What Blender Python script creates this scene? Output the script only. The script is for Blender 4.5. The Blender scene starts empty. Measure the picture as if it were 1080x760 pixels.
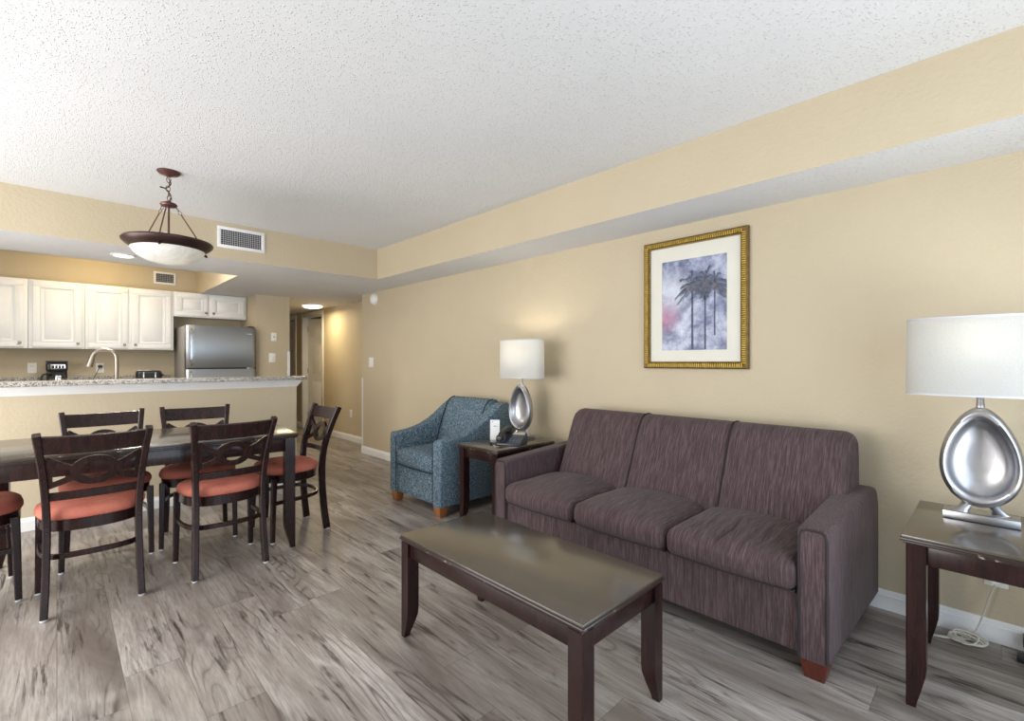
import bpy, bmesh, math, random
from math import sin, cos, pi, sqrt, atan2, radians
from mathutils import Vector, Matrix, noise as mnoise

random.seed(7)
scn = bpy.context.scene
COL = scn.collection

# ------------------------------------------------------------------ camera
F_PX, CAM_H = 495.0, 1.22
YAW = atan2(480, 495)                      # wall direction +Y lies 44 degrees left of the view
cam_d = bpy.data.cameras.new('camera')
cam_d.sensor_width = 36.0
cam_d.sensor_fit = 'HORIZONTAL'
cam_d.lens = 36.0 * F_PX / 1080.0
cam_d.shift_y = 1.0 / 1080.0
cam_d.clip_start = 0.05
cam = bpy.data.objects.new('camera', cam_d)
COL.objects.link(cam)
cam.location = (0, 0, CAM_H)
cam.rotation_euler = (pi / 2, 0, -YAW)
scn.camera = cam

# ------------------------------------------------------------------ view, world, large lights
vs = scn.view_settings
vs.view_transform = 'Standard'
vs.look = 'None'
vs.gamma = 1.0
vs.use_curve_mapping = False
vs.exposure = -0.04
scn.cycles.use_denoising = True
scn.cycles.max_bounces = 10
scn.cycles.diffuse_bounces = 6
scn.cycles.sample_clamp_indirect = 6.0
scn.cycles.caustics_reflective = False
scn.cycles.caustics_refractive = False

world = bpy.data.worlds.new('world')
scn.world = world
world.use_nodes = True
bg = world.node_tree.nodes['Background']
bg.inputs[0].default_value = (0.75, 0.87, 1.0, 1)
bg.inputs[1].default_value = 1.0


def area(name, loc, rot, sx, sy, power, col, spread=180):
    l = bpy.data.lights.new(name, 'AREA')
    l.shape = 'RECTANGLE'
    l.size, l.size_y = sx, sy
    l.energy = power
    l.color = col
    l.spread = radians(spread)
    o = bpy.data.objects.new(name, l)
    o.location = loc
    o.rotation_euler = rot
    COL.objects.link(o)
    return o


def point(name, loc, power, col, rad=0.04):
    l = bpy.data.lights.new(name, 'POINT')
    l.energy = power
    l.color = col
    l.shadow_soft_size = rad
    o = bpy.data.objects.new(name, l)
    o.location = loc
    COL.objects.link(o)
    return o


BACK_Y, LEFT_X = -0.85, -1.75
# daylight through the sliding door behind the camera; added fills from below and from the left
area('daylight_back', (0.95, BACK_Y - 0.06, 1.04), (pi / 2, 0, 0), 3.0, 2.04, 58, (0.74, 0.87, 1.0))
area('added_upward_fill', (0.95, BACK_Y - 1.1, 0.0), (pi, 0, 0), 3.4, 1.8, 68, (1.0, 0.95, 0.87))  # no deck known: upward fill added to brighten ceiling and soffit
area('added_side_fill', (LEFT_X - 0.06, 3.0, 1.1), (0, -pi / 2, 0), 1.9, 3.6, 165, (1.0, 0.975, 0.945))  # fill added through a made-up left window to even out the room
area('kitchen_tray_light', (0.35, 5.85, 2.425), (0, 0, 0), 1.6, 0.5, 24, (1.0, 0.96, 0.90))
point('kitchen_tray_bulb', (0.3, 6.95, 2.385), 9, (1.0, 0.72, 0.32), 0.05)

# ------------------------------------------------------------------ node helpers


class NT:
    def __init__(self, name):
        self.m = bpy.data.materials.new(name)
        self.m.use_nodes = True
        self.t = self.m.node_tree
        self.b = self.t.nodes['Principled BSDF']
        self.out = self.t.nodes['Material Output']

    def n(self, typ, **kw):
        nd = self.t.nodes.new(typ)
        for k, v in kw.items():
            setattr(nd, k, v)
        return nd

    def link(self, a, b):
        self.t.links.new(a, b)

    def put(self, v, sock):
        if hasattr(v, 'is_output'):
            self.link(v, sock)
        else:
            sock.default_value = v

    def coord(self, scale=(1, 1, 1), kind='Object', rot=(0, 0, 0)):
        tc = self.n('ShaderNodeTexCoord')
        mp = self.n('ShaderNodeMapping')
        mp.inputs['Scale'].default_value = scale
        mp.inputs['Rotation'].default_value = rot
        self.link(tc.outputs[kind], mp.inputs[0])
        return mp.outputs[0]

    def noise(self, vec, scale, detail=3, rough=0.5, dist=0.0):
        nd = self.n('ShaderNodeTexNoise')
        self.link(vec, nd.inputs['Vector'])
        nd.inputs['Scale'].default_value = scale
        nd.inputs['Detail'].default_value = detail
        nd.inputs['Roughness'].default_value = rough
        nd.inputs['Distortion'].default_value = dist
        return nd.outputs['Fac']

    def voro(self, vec, scale, out='Distance', feature='F1'):
        nd = self.n('ShaderNodeTexVoronoi', feature=feature)
        self.link(vec, nd.inputs['Vector'])
        nd.inputs['Scale'].default_value = scale
        return nd.outputs[out]

    def math(self, op, a, b=0.0, c=0.0, clamp=False):
        nd = self.n('ShaderNodeMath', operation=op)
        nd.use_clamp = clamp
        self.put(a, nd.inputs[0])
        self.put(b, nd.inputs[1])
        self.put(c, nd.inputs[2])
        return nd.outputs[0]

    def ramp(self, fac, stops):
        nd = self.n('ShaderNodeValToRGB')
        cr = nd.color_ramp
        while len(cr.elements) < len(stops):
            cr.elements.new(0.5)
        for e, (p, c) in zip(cr.elements, stops):
            e.position = p
            if not isinstance(c, (tuple, list)):
                c = (c, c, c)
            e.color = (c[0], c[1], c[2], 1)
        self.link(fac, nd.inputs[0])
        return nd.outputs[0]

    def mix(self, fac, a, b, mode='MIX'):
        nd = self.n('ShaderNodeMix', data_type='RGBA', blend_type=mode)
        self.put(fac, nd.inputs[0])
        for v, s in ((a, nd.inputs[6]), (b, nd.inputs[7])):
            if isinstance(v, (tuple, list)):
                v = (v[0], v[1], v[2], 1)
            self.put(v, s)
        return nd.outputs[2]

    def bump(self, h, strength=0.3, dist=0.01):
        nd = self.n('ShaderNodeBump')
        nd.inputs['Strength'].default_value = strength
        nd.inputs['Distance'].default_value = dist
        self.link(h, nd.inputs['Height'])
        self.link(nd.outputs[0], self.b.inputs['Normal'])

    def set(self, col=None, rough=None, metal=None, spec=None, coat=None):
        if col is not None:
            if isinstance(col, (tuple, list)):
                col = (col[0], col[1], col[2], 1)
            self.put(col, self.b.inputs['Base Color'])
        if rough is not None:
            self.put(rough, self.b.inputs['Roughness'])
        if metal is not None:
            self.b.inputs['Metallic'].default_value = metal
        if spec is not None:
            self.b.inputs['Specular IOR Level'].default_value = spec
        if coat is not None:
            self.b.inputs['Coat Weight'].default_value = coat
            self.b.inputs['Coat Roughness'].default_value = 0.15
        return self.m


def plain(name, col, rough=0.5, metal=0.0, spec=0.5, var=0.06, vscale=8):
    t = NT(name)
    f = t.noise(t.coord(), vscale, 3)
    lo = tuple(c * (1 - var) for c in col)
    hi = tuple(min(1, c * (1 + var)) for c in col)
    c = t.ramp(f, [(0.3, lo), (0.7, hi)])
    return t.set(c, rough, metal, spec)


def wall_mat():
    t = NT('wall_paint')
    v = t.coord()
    f = t.noise(v, 2.2, 3)
    c = t.ramp(f, [(0.3, (0.520, 0.443, 0.316)), (0.7, (0.545, 0.465, 0.332))])
    b1 = t.noise(v, 90, 3, 0.5)
    b2 = t.ramp(t.noise(v, 48, 2), [(0.40, 0.0), (0.68, 1.0)])
    h = t.math('ADD', t.math('MULTIPLY', b2, 0.6), t.math('MULTIPLY', b1, 0.5))
    t.bump(h, 0.3, 0.004)
    return t.set(c, 0.6, spec=0.3)


def ceil_mat():
    t = NT('popcorn_ceiling')
    v = t.coord()
    d = t.voro(v, 95)
    blob = t.ramp(d, [(0.12, 1.0), (0.42, 0.0)])
    msk = t.ramp(t.noise(v, 60, 2), [(0.45, 0.0), (0.60, 1.0)])
    h = t.math('ADD', t.math('MULTIPLY', blob, msk), t.math('MULTIPLY', t.noise(v, 150, 4), 0.35))
    t.bump(h, 0.6, 0.007)
    c = t.ramp(t.noise(v, 1.5, 3), [(0.3, (0.675, 0.68, 0.69)), (0.7, (0.705, 0.71, 0.72))])
    return t.set(c, 0.9, spec=0.1)


def floor_mat():
    t = NT('grey_vinyl_plank')
    tc = t.n('ShaderNodeTexCoord')
    sp = t.n('ShaderNodeSeparateXYZ')
    t.link(tc.outputs['Object'], sp.inputs[0])
    x, y = sp.outputs[0], sp.outputs[1]
    PW, PL = 0.185, 1.22
    rx = t.math('DIVIDE', x, PW)
    row = t.math('FLOOR', rx)
    wn = t.n('ShaderNodeTexWhiteNoise', noise_dimensions='1D')
    t.link(row, wn.inputs['W'])
    ry = t.math('ADD', t.math('DIVIDE', y, PL), t.math('MULTIPLY', wn.outputs['Value'], 7.3))
    col = t.math('FLOOR', ry)
    cb = t.n('ShaderNodeCombineXYZ')
    t.link(row, cb.inputs[0])
    t.link(col, cb.inputs[1])
    wn2 = t.n('ShaderNodeTexWhiteNoise', noise_dimensions='2D')
    t.link(cb.outputs[0], wn2.inputs['Vector'])
    rnd = wn2.outputs['Value']
    # grain coordinates, shifted plank by plank
    cg = t.n('ShaderNodeCombineXYZ')
    t.link(t.math('ADD', x, t.math('MULTIPLY', rnd, 31.0)), cg.inputs[0])
    t.link(t.math('ADD', t.math('MULTIPLY', y, 0.17), t.math('MULTIPLY', rnd, 17.0)), cg.inputs[1])
    g = cg.outputs[0]
    cg2 = t.n('ShaderNodeCombineXYZ')
    t.link(t.math('ADD', x, t.math('MULTIPLY', rnd, 13.0)), cg2.inputs[0])
    t.link(t.math('ADD', t.math('MULTIPLY', y, 0.15), t.math('MULTIPLY', rnd, 29.0)), cg2.inputs[1])
    g2 = cg2.outputs[0]
    cg3 = t.n('ShaderNodeCombineXYZ')
    t.link(t.math('ADD', x, t.math('MULTIPLY', rnd, 23.0)), cg3.inputs[0])
    t.link(t.math('ADD', t.math('MULTIPLY', y, 0.065), t.math('MULTIPLY', rnd, 11.0)), cg3.inputs[1])
    g3 = cg3.outputs[0]
    broad = t.noise(g, 6.0, 4, 0.5, 0.8)
    fine = t.noise(g3, 130, 5, 0.65, 0.3)
    mid = t.noise(g3, 42, 5, 0.6, 0.5)
    # growth rings: contour lines of a smooth field give cathedral figures and knots
    fld = t.noise(g2, 4.0, 2, 0.4, 0.9)
    ring = t.math('ABSOLUTE', t.math('SUBTRACT', t.math('FRACT', t.math('MULTIPLY', fld, 16.0)), 0.5))
    line = t.ramp(ring, [(0.0, 1.0), (0.08, 0.5), (0.24, 0.0)])
    where = t.ramp(t.noise(g2, 6.0, 3, 0.5, 0.5), [(0.50, 0.0), (0.64, 1.0)])
    streak = t.ramp(t.math('ADD', t.math('MULTIPLY', t.noise(g3, 34, 6, 0.66, 0.8), 0.6), t.math('MULTIPLY', t.noise(g, 12, 4, 0.6, 0.8), 0.4)), [(0.545, 0.0), (0.62, 1.0)])
    knot = t.ramp(t.voro(g2, 5.5), [(0.03, 1.0), (0.09, 0.0)])
    base = t.ramp(broad, [(0.30, (0.180, 0.150, 0.130)), (0.50, (0.340, 0.302, 0.274)), (0.70, (0.50, 0.462, 0.430))])
    base = t.mix(t.math('MULTIPLY', t.ramp(fine, [(0.40, 1.0), (0.60, 0.0)]), 0.42), base, (0.17, 0.14, 0.12))
    base = t.mix(t.math('MULTIPLY', t.ramp(mid, [(0.30, 1.0), (0.52, 0.0)]), 0.50), base, (0.13, 0.105, 0.09))
    base = t.mix(t.math('MULTIPLY', t.math('MULTIPLY', line, where), 0.70), base, (0.060, 0.045, 0.037))
    base = t.mix(t.math('MULTIPLY', streak, 0.9), base, (0.050, 0.038, 0.031))
    base = t.mix(t.math('MULTIPLY', knot, 0.75), base, (0.045, 0.034, 0.028))
    br = t.math('ADD', 0.86, t.math('MULTIPLY', rnd, 0.26))
    cbr = t.n('ShaderNodeCombineColor')
    for i in range(3):
        t.link(br, cbr.inputs[i])
    base = t.mix(1.0, base, cbr.outputs[0], 'MULTIPLY')
    # seams
    fx = t.math('ABSOLUTE', t.math('SUBTRACT', t.math('FRACT', rx), 0.5))
    fy = t.math('ABSOLUTE', t.math('SUBTRACT', t.math('FRACT', ry), 0.5))
    sx = t.math('GREATER_THAN', fx, 0.5 - 0.0016 / PW)
    sy = t.math('GREATER_THAN', fy, 0.5 - 0.0016 / PL)
    seam = t.math('MAXIMUM', sx, sy)
    base = t.mix(t.math('MULTIPLY', seam, 0.42), base, (0.05, 0.042, 0.038))
    t.bump(t.math('SUBTRACT', fine, t.math('MULTIPLY', seam, 1.5)), 0.12, 0.002)
    rg = t.math('ADD', 0.27, t.math('MULTIPLY', fine, 0.2))
    return t.set(base, rg, spec=0.45)


def dark_wood(name='espresso_wood', a=(0.0095, 0.0040, 0.0040), b=(0.028, 0.0100, 0.0088), rough=0.24, spec=0.32, scale=(40, 40, 4), coat=0.12):
    t = NT(name)
    f = t.noise(t.coord(scale), 1.0, 5, 0.6, 0.4)
    c = t.ramp(f, [(0.3, a), (0.7, b)])
    r = t.math('ADD', rough, t.math('MULTIPLY', f, 0.04))
    return t.set(c, r, spec=spec, coat=coat)


def worn_wood():
    t = NT('worn_espresso_edge')
    v = t.coord()
    f = t.noise(v, 9, 5, 0.7)
    chips = t.math('MULTIPLY', t.ramp(t.noise(v, 34, 4, 0.7), [(0.60, 0.0), (0.64, 1.0)]), t.ramp(f, [(0.48, 0.0), (0.56, 1.0)]))
    c = t.mix(chips, (0.022, 0.012, 0.010), (0.42, 0.33, 0.27))
    return t.set(c, 0.3, spec=0.6)


def sofa_fabric(name, scale):
    t = NT(name)
    a = t.noise(t.coord(scale), 1.0, 4, 0.6)
    tc2 = tuple(s * 2.6 for s in scale)
    b = t.noise(t.coord(tc2), 1.0, 3, 0.6)
    w = t.noise(t.coord(), 900, 2)
    f = t.math('ADD', t.math('MULTIPLY', a, 0.62), t.math('MULTIPLY', b, 0.38))
    c = t.ramp(f, [(0.33, (0.036, 0.022, 0.023)), (0.5, (0.074, 0.048, 0.051)), (0.68, (0.145, 0.104, 0.108))])
    t.bump(t.math('ADD', f, t.math('MULTIPLY', w, 0.5)), 0.25, 0.002)
    m = t.set(c, 0.85, spec=0.2)
    t.b.inputs['Sheen Weight'].default_value = 0.08
    return m


def tweed():
    t = NT('blue_tweed')
    v = t.coord()
    v2 = t.coord((1, 1, 1.6))
    a = t.noise(v2, 190, 3, 0.7)
    b = t.noise(v, 70, 3, 0.6)
    c = t.ramp(t.math('ADD', t.math('MULTIPLY', a, 0.7), t.math('MULTIPLY', b, 0.3)),
               [(0.36, (0.010, 0.018, 0.028)), (0.45, (0.040, 0.085, 0.130)), (0.52, (0.090, 0.155, 0.205)), (0.60, (0.40, 0.43, 0.45))])
    t.bump(a, 0.4, 0.003)
    return t.set(c, 0.9, spec=0.15)


def red_fabric():
    t = NT('salmon_red_fabric')
    v = t.coord()
    a = t.noise(t.coord((1, 1.4, 1)), 260, 2, 0.6)
    b = t.noise(v, 14, 3)
    f = t.math('ADD', t.math('MULTIPLY', a, 0.6), t.math('MULTIPLY', b, 0.4))
    c = t.ramp(f, [(0.35, (0.40, 0.105, 0.072)), (0.65, (0.56, 0.190, 0.132))])
    t.bump(a, 0.2, 0.001)
    return t.set(c, 0.75, spec=0.3)


def granite():
    t = NT('speckled_granite')
    v = t.coord()
    a = t.noise(v, 165, 4, 0.7)
    b = t.voro(v, 120, 'Color')
    c = t.ramp(a, [(0.34, (0.05, 0.05, 0.055)), (0.44, (0.24, 0.22, 0.20)), (0.53, (0.50, 0.46, 0.40)), (0.66, (0.72, 0.70, 0.66))])
    bw = t.n('ShaderNodeRGBToBW')
    t.link(b, bw.inputs[0])
    c = t.mix(t.math('MULTIPLY', t.ramp(bw.outputs[0], [(0.66, 0.0), (0.72, 1.0)]), 0.7), c, (0.05, 0.05, 0.06))
    return t.set(c, 0.15, spec=0.6)


def steel(name='stainless_steel', col=(0.40, 0.42, 0.45), rough=0.3, scale=(3, 3, 260)):
    t = NT(name)
    f = t.noise(t.coord(scale), 1.0, 3)
    r = t.math('ADD', rough - 0.05, t.math('MULTIPLY', f, 0.14))
    return t.set(col, r, metal=1.0)


def emit(name, col, strength):
    t = NT(name)
    f = t.noise(t.coord(), 6, 2)
    c = t.ramp(f, [(0.3, tuple(x * 0.97 for x in col)), (0.7, col)])
    t.set(c, 0.5)
    t.link(c, t.b.inputs['Emission Color'])
    t.b.inputs['Emission Strength'].default_value = strength
    return t.m


def shade_mat():
    t = NT('white_linen_shade')
    v = t.coord()
    f = t.noise(t.coord((1, 1, 1)), 260, 2)
    c = t.ramp(f, [(0.3, (0.64, 0.64, 0.62)), (0.7, (0.71, 0.71, 0.69))])
    d = t.n('ShaderNodeBsdfDiffuse')
    t.link(c, d.inputs[0])
    tr = t.n('ShaderNodeBsdfTranslucent')
    t.link(c, tr.inputs[0])
    mx = t.n('ShaderNodeMixShader')
    mx.inputs[0].default_value = 0.42
    t.link(d.outputs[0], mx.inputs[1])
    t.link(tr.outputs[0], mx.inputs[2])
    t.link(mx.outputs[0], t.out.inputs[0])
    return t.m


def alabaster():
    t = NT('alabaster_glass')
    v = t.coord()
    f = t.noise(v, 9, 5, 0.6, 1.5)
    c = t.ramp(f, [(0.3, (0.62, 0.61, 0.58)), (0.7, (0.80, 0.79, 0.76))])
    d = t.n('ShaderNodeBsdfDiffuse')
    t.link(c, d.inputs[0])
    tr = t.n('ShaderNodeBsdfTranslucent')
    t.link(c, tr.inputs[0])
    mx = t.n('ShaderNodeMixShader')
    mx.inputs[0].default_value = 0.22
    t.link(d.outputs[0], mx.inputs[1])
    t.link(tr.outputs[0], mx.inputs[2])
    gl = t.n('ShaderNodeBsdfGlossy')
    gl.inputs['Roughness'].default_value = 0.2
    mx2 = t.n('ShaderNodeMixShader')
    mx2.inputs[0].default_value = 0.05
    t.link(mx.outputs[0], mx2.inputs[1])
    t.link(gl.outputs[0], mx2.inputs[2])
    t.link(mx2.outputs[0], t.out.inputs[0])
    return t.m


def art_mat():
    t = NT('watercolour_print')
    tc = t.n('ShaderNodeTexCoord')
    v = tc.outputs['Object']
    sp = t.n('ShaderNodeSeparateXYZ')
    t.link(v, sp.inputs[0])
    y, z = sp.outputs[1], sp.outputs[2]
    a = t.noise(v, 8, 6, 0.7, 0.2)
    b = t.noise(t.coord((1, 2.2, 1)), 15, 6, 0.75, 0.1)
    c = t.ramp(a, [(0.38, (0.10, 0.11, 0.20)), (0.48, (0.23, 0.26, 0.39)), (0.58, (0.41, 0.44, 0.56)), (0.72, (0.60, 0.64, 0.73))])
    c = t.mix(t.math('MULTIPLY', t.ramp(b, [(0.52, 0.0), (0.66, 1.0)]), 0.55), c, (0.16, 0.20, 0.34))
    # pinkish bloom at the left, low (y grows to the left of the print)
    py = t.math('SUBTRACT', y, 0.19)
    pz = t.math('ADD', z, 0.08)
    dd = t.math('SQRT', t.math('ADD', t.math('MULTIPLY', py, py), t.math('MULTIPLY', pz, pz)))
    c = t.mix(t.math('MULTIPLY', t.math('MULTIPLY', t.ramp(dd, [(0.03, 1.0), (0.13, 0.0)]), b), 1.2), c, (0.50, 0.16, 0.26))
    # pale glow in the upper left
    py = t.math('SUBTRACT', y, 0.12)
    pz = t.math('SUBTRACT', z, 0.08)
    dd = t.math('SQRT', t.math('ADD', t.math('MULTIPLY', py, py), t.math('MULTIPLY', t.math('MULTIPLY', pz, pz), 0.5)))
    c = t.mix(t.math('MULTIPLY', t.ramp(dd, [(0.02, 1.0), (0.13, 0.0)]), 0.6), c, (0.66, 0.68, 0.76))
    return t.set(c, 0.35, spec=0.4)


def gold_mat():
    t = NT('antique_gold_leaf')
    f = t.noise(t.coord(), 40, 4, 0.6)
    c = t.ramp(f, [(0.3, (0.34, 0.22, 0.03)), (0.7, (0.58, 0.40, 0.08))])
    return t.set(c, 0.42, metal=0.55)


M = {}
M['wall'] = wall_mat()
M['ceiling'] = ceil_mat()
M['floor'] = floor_mat()
M['white'] = plain('white_paint', (0.82, 0.82, 0.82), 0.35, var=0.02)
M['cab'] = plain('white_cabinet', (0.80, 0.80, 0.785), 0.4, var=0.015)
M['plastic'] = plain('white_plastic', (0.82, 0.81, 0.78), 0.4, var=0.02)
M['ventdark'] = plain('dark_duct', (0.025, 0.025, 0.028), 0.8)
M['ventblade'] = plain('grey_vent_blade', (0.50, 0.50, 0.52), 0.5)
M['wood'] = dark_wood()
M['woodtop'] = dark_wood('espresso_table_top', (0.050, 0.038, 0.026), (0.062, 0.048, 0.034), 0.24, 0.9, (9, 9, 9), 0.6)  # base colour lightened to tan to carry the wall's reflection in the tops
M['worn'] = worn_wood()
M['red'] = red_fabric()
M['tweed'] = tweed()
M['sofa'] = sofa_fabric('streaked_plum_fabric', (9, 165, 9))
M['sofaarm'] = sofa_fabric('streaked_plum_arm_fabric', (165, 165, 9))
M['piping'] = plain('dark_piping', (0.022, 0.015, 0.018), 0.8)
M['bluepiping'] = plain('dark_blue_seam', (0.012, 0.022, 0.035), 0.8)
M['foot'] = dark_wood('mahogany_foot', (0.07, 0.016, 0.010), (0.12, 0.03, 0.018), 0.35)
M['oak'] = dark_wood('orange_oak_foot', (0.24, 0.085, 0.028), (0.36, 0.14, 0.05), 0.4, 0.4)
M['granite'] = granite()
M['steel'] = steel()
M['steeledge'] = steel('polished_steel_edge', (0.62, 0.63, 0.65), 0.2)
M['nickel'] = steel('brushed_nickel', (0.32, 0.28, 0.235), 0.36, (4, 4, 4))
M['silver'] = steel('brushed_silver', (0.42, 0.42, 0.44), 0.32, (4, 4, 60))
M['chrome'] = steel('chrome', (0.7, 0.7, 0.72), 0.12, (4, 4, 4))
M['fridgeside'] = plain('grey_fridge_side', (0.30, 0.29, 0.28), 0.45)
M['black'] = plain('black_plastic', (0.012, 0.012, 0.014), 0.3, var=0.1)
M['navy'] = plain('dark_navy_plastic', (0.016, 0.022, 0.036), 0.3, var=0.1)
M['key'] = plain('grey_phone_key', (0.06, 0.065, 0.08), 0.5)
M['bronze'] = plain('oiled_bronze', (0.050, 0.026, 0.024), 0.35, 0.55, var=0.25)
M['copper'] = plain('rubbed_copper_bronze', (0.125, 0.055, 0.050), 0.35, 0.5, var=0.2)
M['alabaster'] = alabaster()
M['shade'] = shade_mat()
M['shadetrim'] = plain('grey_shade_tape', (0.55, 0.55, 0.58), 0.7)
M['lens'] = emit('lit_lens', (1.0, 0.95, 0.86), 5.0)
M['halllens'] = emit('lit_hall_glass', (1.0, 0.93, 0.80), 2.2)
M['gold'] = gold_mat()
M['golddark'] = plain('dark_gold', (0.17, 0.105, 0.02), 0.5, 0.4, var=0.3, vscale=30)  # darker gold for the frame body, showing as grooves between the beads
M['mat'] = plain('cream_mat_board', (0.70, 0.68, 0.60), 0.7, var=0.02)
M['art'] = art_mat()
M['palmtrunk'] = plain('navy_watercolour', (0.045, 0.05, 0.11), 0.5, var=0.4, vscale=60)
M['palmleaf'] = plain('slate_watercolour', (0.12, 0.14, 0.20), 0.5, var=0.5, vscale=50)
M['palmheart'] = plain('umber_watercolour', (0.10, 0.085, 0.11), 0.5, var=0.45, vscale=50)
M['paper'] = plain('white_card', (0.84, 0.84, 0.84), 0.6, var=0.01)
M['print'] = plain('grey_print', (0.25, 0.25, 0.27), 0.6)
M['cord'] = plain('cream_cord', (0.50, 0.47, 0.40), 0.5)
M['glide'] = plain('pale_glide', (0.72, 0.72, 0.74), 0.4)
M['carafe'] = plain('dark_glass_carafe', (0.05, 0.045, 0.04), 0.06, 0.2, 0.8)
M['sinkdark'] = plain('black_nozzle', (0.02, 0.02, 0.02), 0.4)

# ------------------------------------------------------------------ mesh helpers


def catmull(pts, sub=6):
    P = [Vector(p) for p in pts]
    out = []
    for i in range(len(P) - 1):
        p0 = P[i - 1] if i else P[0] * 2 - P[1]
        p1, p2 = P[i], P[i + 1]
        p3 = P[i + 2] if i + 2 < len(P) else P[-1] * 2 - P[-2]
        for k in range(sub):
            t = k / sub
            out.append(0.5 * ((2 * p1) + (p2 - p0) * t + (2 * p0 - 5 * p1 + 4 * p2 - p3) * t * t + (3 * p1 - p0 - 3 * p2 + p3) * t ** 3))
    out.append(P[-1].copy())
    return out


class MB:
    def __init__(self):
        self.bm = bmesh.new()

    def face(self, vs):
        try:
            return self.bm.faces.new(vs)
        except ValueError:
            return None

    def box(self, x0, x1, y0, y1, z0, z1, bev=0.0, seg=2, taper=None):
        b = bmesh.new()
        r = bmesh.ops.create_cube(b, size=1.0)
        for v in b.verts:
            v.co = Vector(((x0 + x1) / 2 + v.co.x * (x1 - x0), (y0 + y1) / 2 + v.co.y * (y1 - y0), (z0 + z1) / 2 + v.co.z * (z1 - z0)))
        if taper:
            taper(b.verts)
        if bev > 0:
            bmesh.ops.bevel(b, geom=b.edges[:], offset=bev, segments=seg, profile=0.5, affect='EDGES')
        self.join(b)
        return self

    def join(self, b):
        me = bpy.data.meshes.new('tmp')
        b.to_mesh(me)
        b.free()
        self.bm.from_mesh(me)
        bpy.data.meshes.remove(me)

    def hull(self, bottom, top, bev=0.0, seg=2):
        """a block between two equal closed loops"""
        b = bmesh.new()
        lo = [b.verts.new(p) for p in bottom]
        hi = [b.verts.new(p) for p in top]
        n = len(lo)
        b.faces.new(lo[::-1])
        b.faces.new(hi)
        for i in range(n):
            b.faces.new((lo[i], lo[(i + 1) % n], hi[(i + 1) % n], hi[i]))
        bmesh.ops.recalc_face_normals(b, faces=b.faces[:])
        if bev > 0:
            bmesh.ops.bevel(b, geom=b.edges[:], offset=bev, segments=seg, profile=0.5, affect='EDGES')
        self.join(b)
        return self

    def loft(self, loops, close=True, caps=True):
        rows = [[self.bm.verts.new(p) for p in lp] for lp in loops]
        n = len(rows[0])
        fs = []
        for a, c in zip(rows, rows[1:]):
            for i in range(n if close else n - 1):
                j = (i + 1) % n
                fs.append(self.face((a[i], a[j], c[j], c[i])))
        if caps:
            fs.append(self.face(rows[0][::-1]))
            fs.append(self.face(rows[-1]))
        bmesh.ops.recalc_face_normals(self.bm, faces=[f for f in fs if f])
        return self

    def tube(self, pts, r, n=10, smooth=0, caps=True):
        P = catmull(pts, smooth) if smooth else [Vector(p) for p in pts]
        k = len(P)
        R = [r] * k if not isinstance(r, (list, tuple)) else [r[0] + (r[1] - r[0]) * i / max(1, k - 1) for i in range(k)]
        loops = []
        prev = None
        for i in range(k):
            t = (P[min(i + 1, k - 1)] - P[max(i - 1, 0)]).normalized()
            if prev is None:
                a = Vector((0, 0, 1)) if abs(t.z) < 0.9 else Vector((1, 0, 0))
                u = t.cross(a).normalized()
            else:
                u = (prev - t * prev.dot(t)).normalized()
            prev = u
            w = t.cross(u)
            loops.append([P[i] + (u * cos(2 * pi * j / n) + w * sin(2 * pi * j / n)) * R[i] for j in range(n)])
        return self.loft(loops, True, caps)

    def ring(self, c, R, r, axis_u, axis_v, n=20, m=8, sx=1.0):
        """a torus about centre c in the plane of axis_u, axis_v"""
        c, u, v = Vector(c), Vector(axis_u), Vector(axis_v)
        w = u.cross(v)
        loops = []
        for i in range(n + 1):
            a = 2 * pi * i / n
            d = u * cos(a) + v * sin(a) * sx
            dn = d.normalized()
            loops.append([c + d * R + dn * r * cos(2 * pi * j / m) + w * r * sin(2 * pi * j / m) for j in range(m)])
        return self.loft(loops, True, False)

    def bar(self, pts, w, d, side, smooth=0):
        """a rectangular bar: w along side, d across it"""
        P = catmull(pts, smooth) if smooth else [Vector(p) for p in pts]
        side = Vector(side).normalized()
        k = len(P)
        W = w if isinstance(w, (list, tuple)) else (w, w)
        D = d if isinstance(d, (list, tuple)) else (d, d)
        loops = []
        for i in range(k):
            f = i / max(1, k - 1)
            t = (P[min(i + 1, k - 1)] - P[max(i - 1, 0)]).normalized()
            s = (side - t * side.dot(t)).normalized()
            q = t.cross(s)
            a, b = (W[0] + (W[1] - W[0]) * f) / 2, (D[0] + (D[1] - D[0]) * f) / 2
            e = min(a, b) * 0.3
            loops.append([P[i] + s * su * a + q * sv * b for su, sv in
                          ((1, 1 - e / b), (1 - e / a, 1), (-1 + e / a, 1), (-1, 1 - e / b), (-1, -1 + e / b), (-1 + e / a, -1), (1 - e / a, -1), (1, -1 + e / b))])
        return self.loft(loops)

    def lathe(self, prof, c=(0, 0, 0), n=32, sx=1.0, sy=1.0, axis='z', power=2.0):
        c = Vector(c)
        loops = []
        for r, h in prof:
            lp = []
            for j in range(n):
                a = 2 * pi * j / n
                ca, sa = cos(a), sin(a)
                if power != 2.0:
                    k = (abs(ca) ** power + abs(sa) ** power) ** (-1 / power)
                    ca, sa = ca * k, sa * k
                x, y = max(r, 1e-4) * ca * sx, max(r, 1e-4) * sa * sy
                lp.append(c + (Vector((x, y, h)) if axis == 'z' else Vector((h, x, y)) if axis == 'x' else Vector((x, h, y))))
            loops.append(lp)
        return self.loft(loops, True, True)

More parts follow.
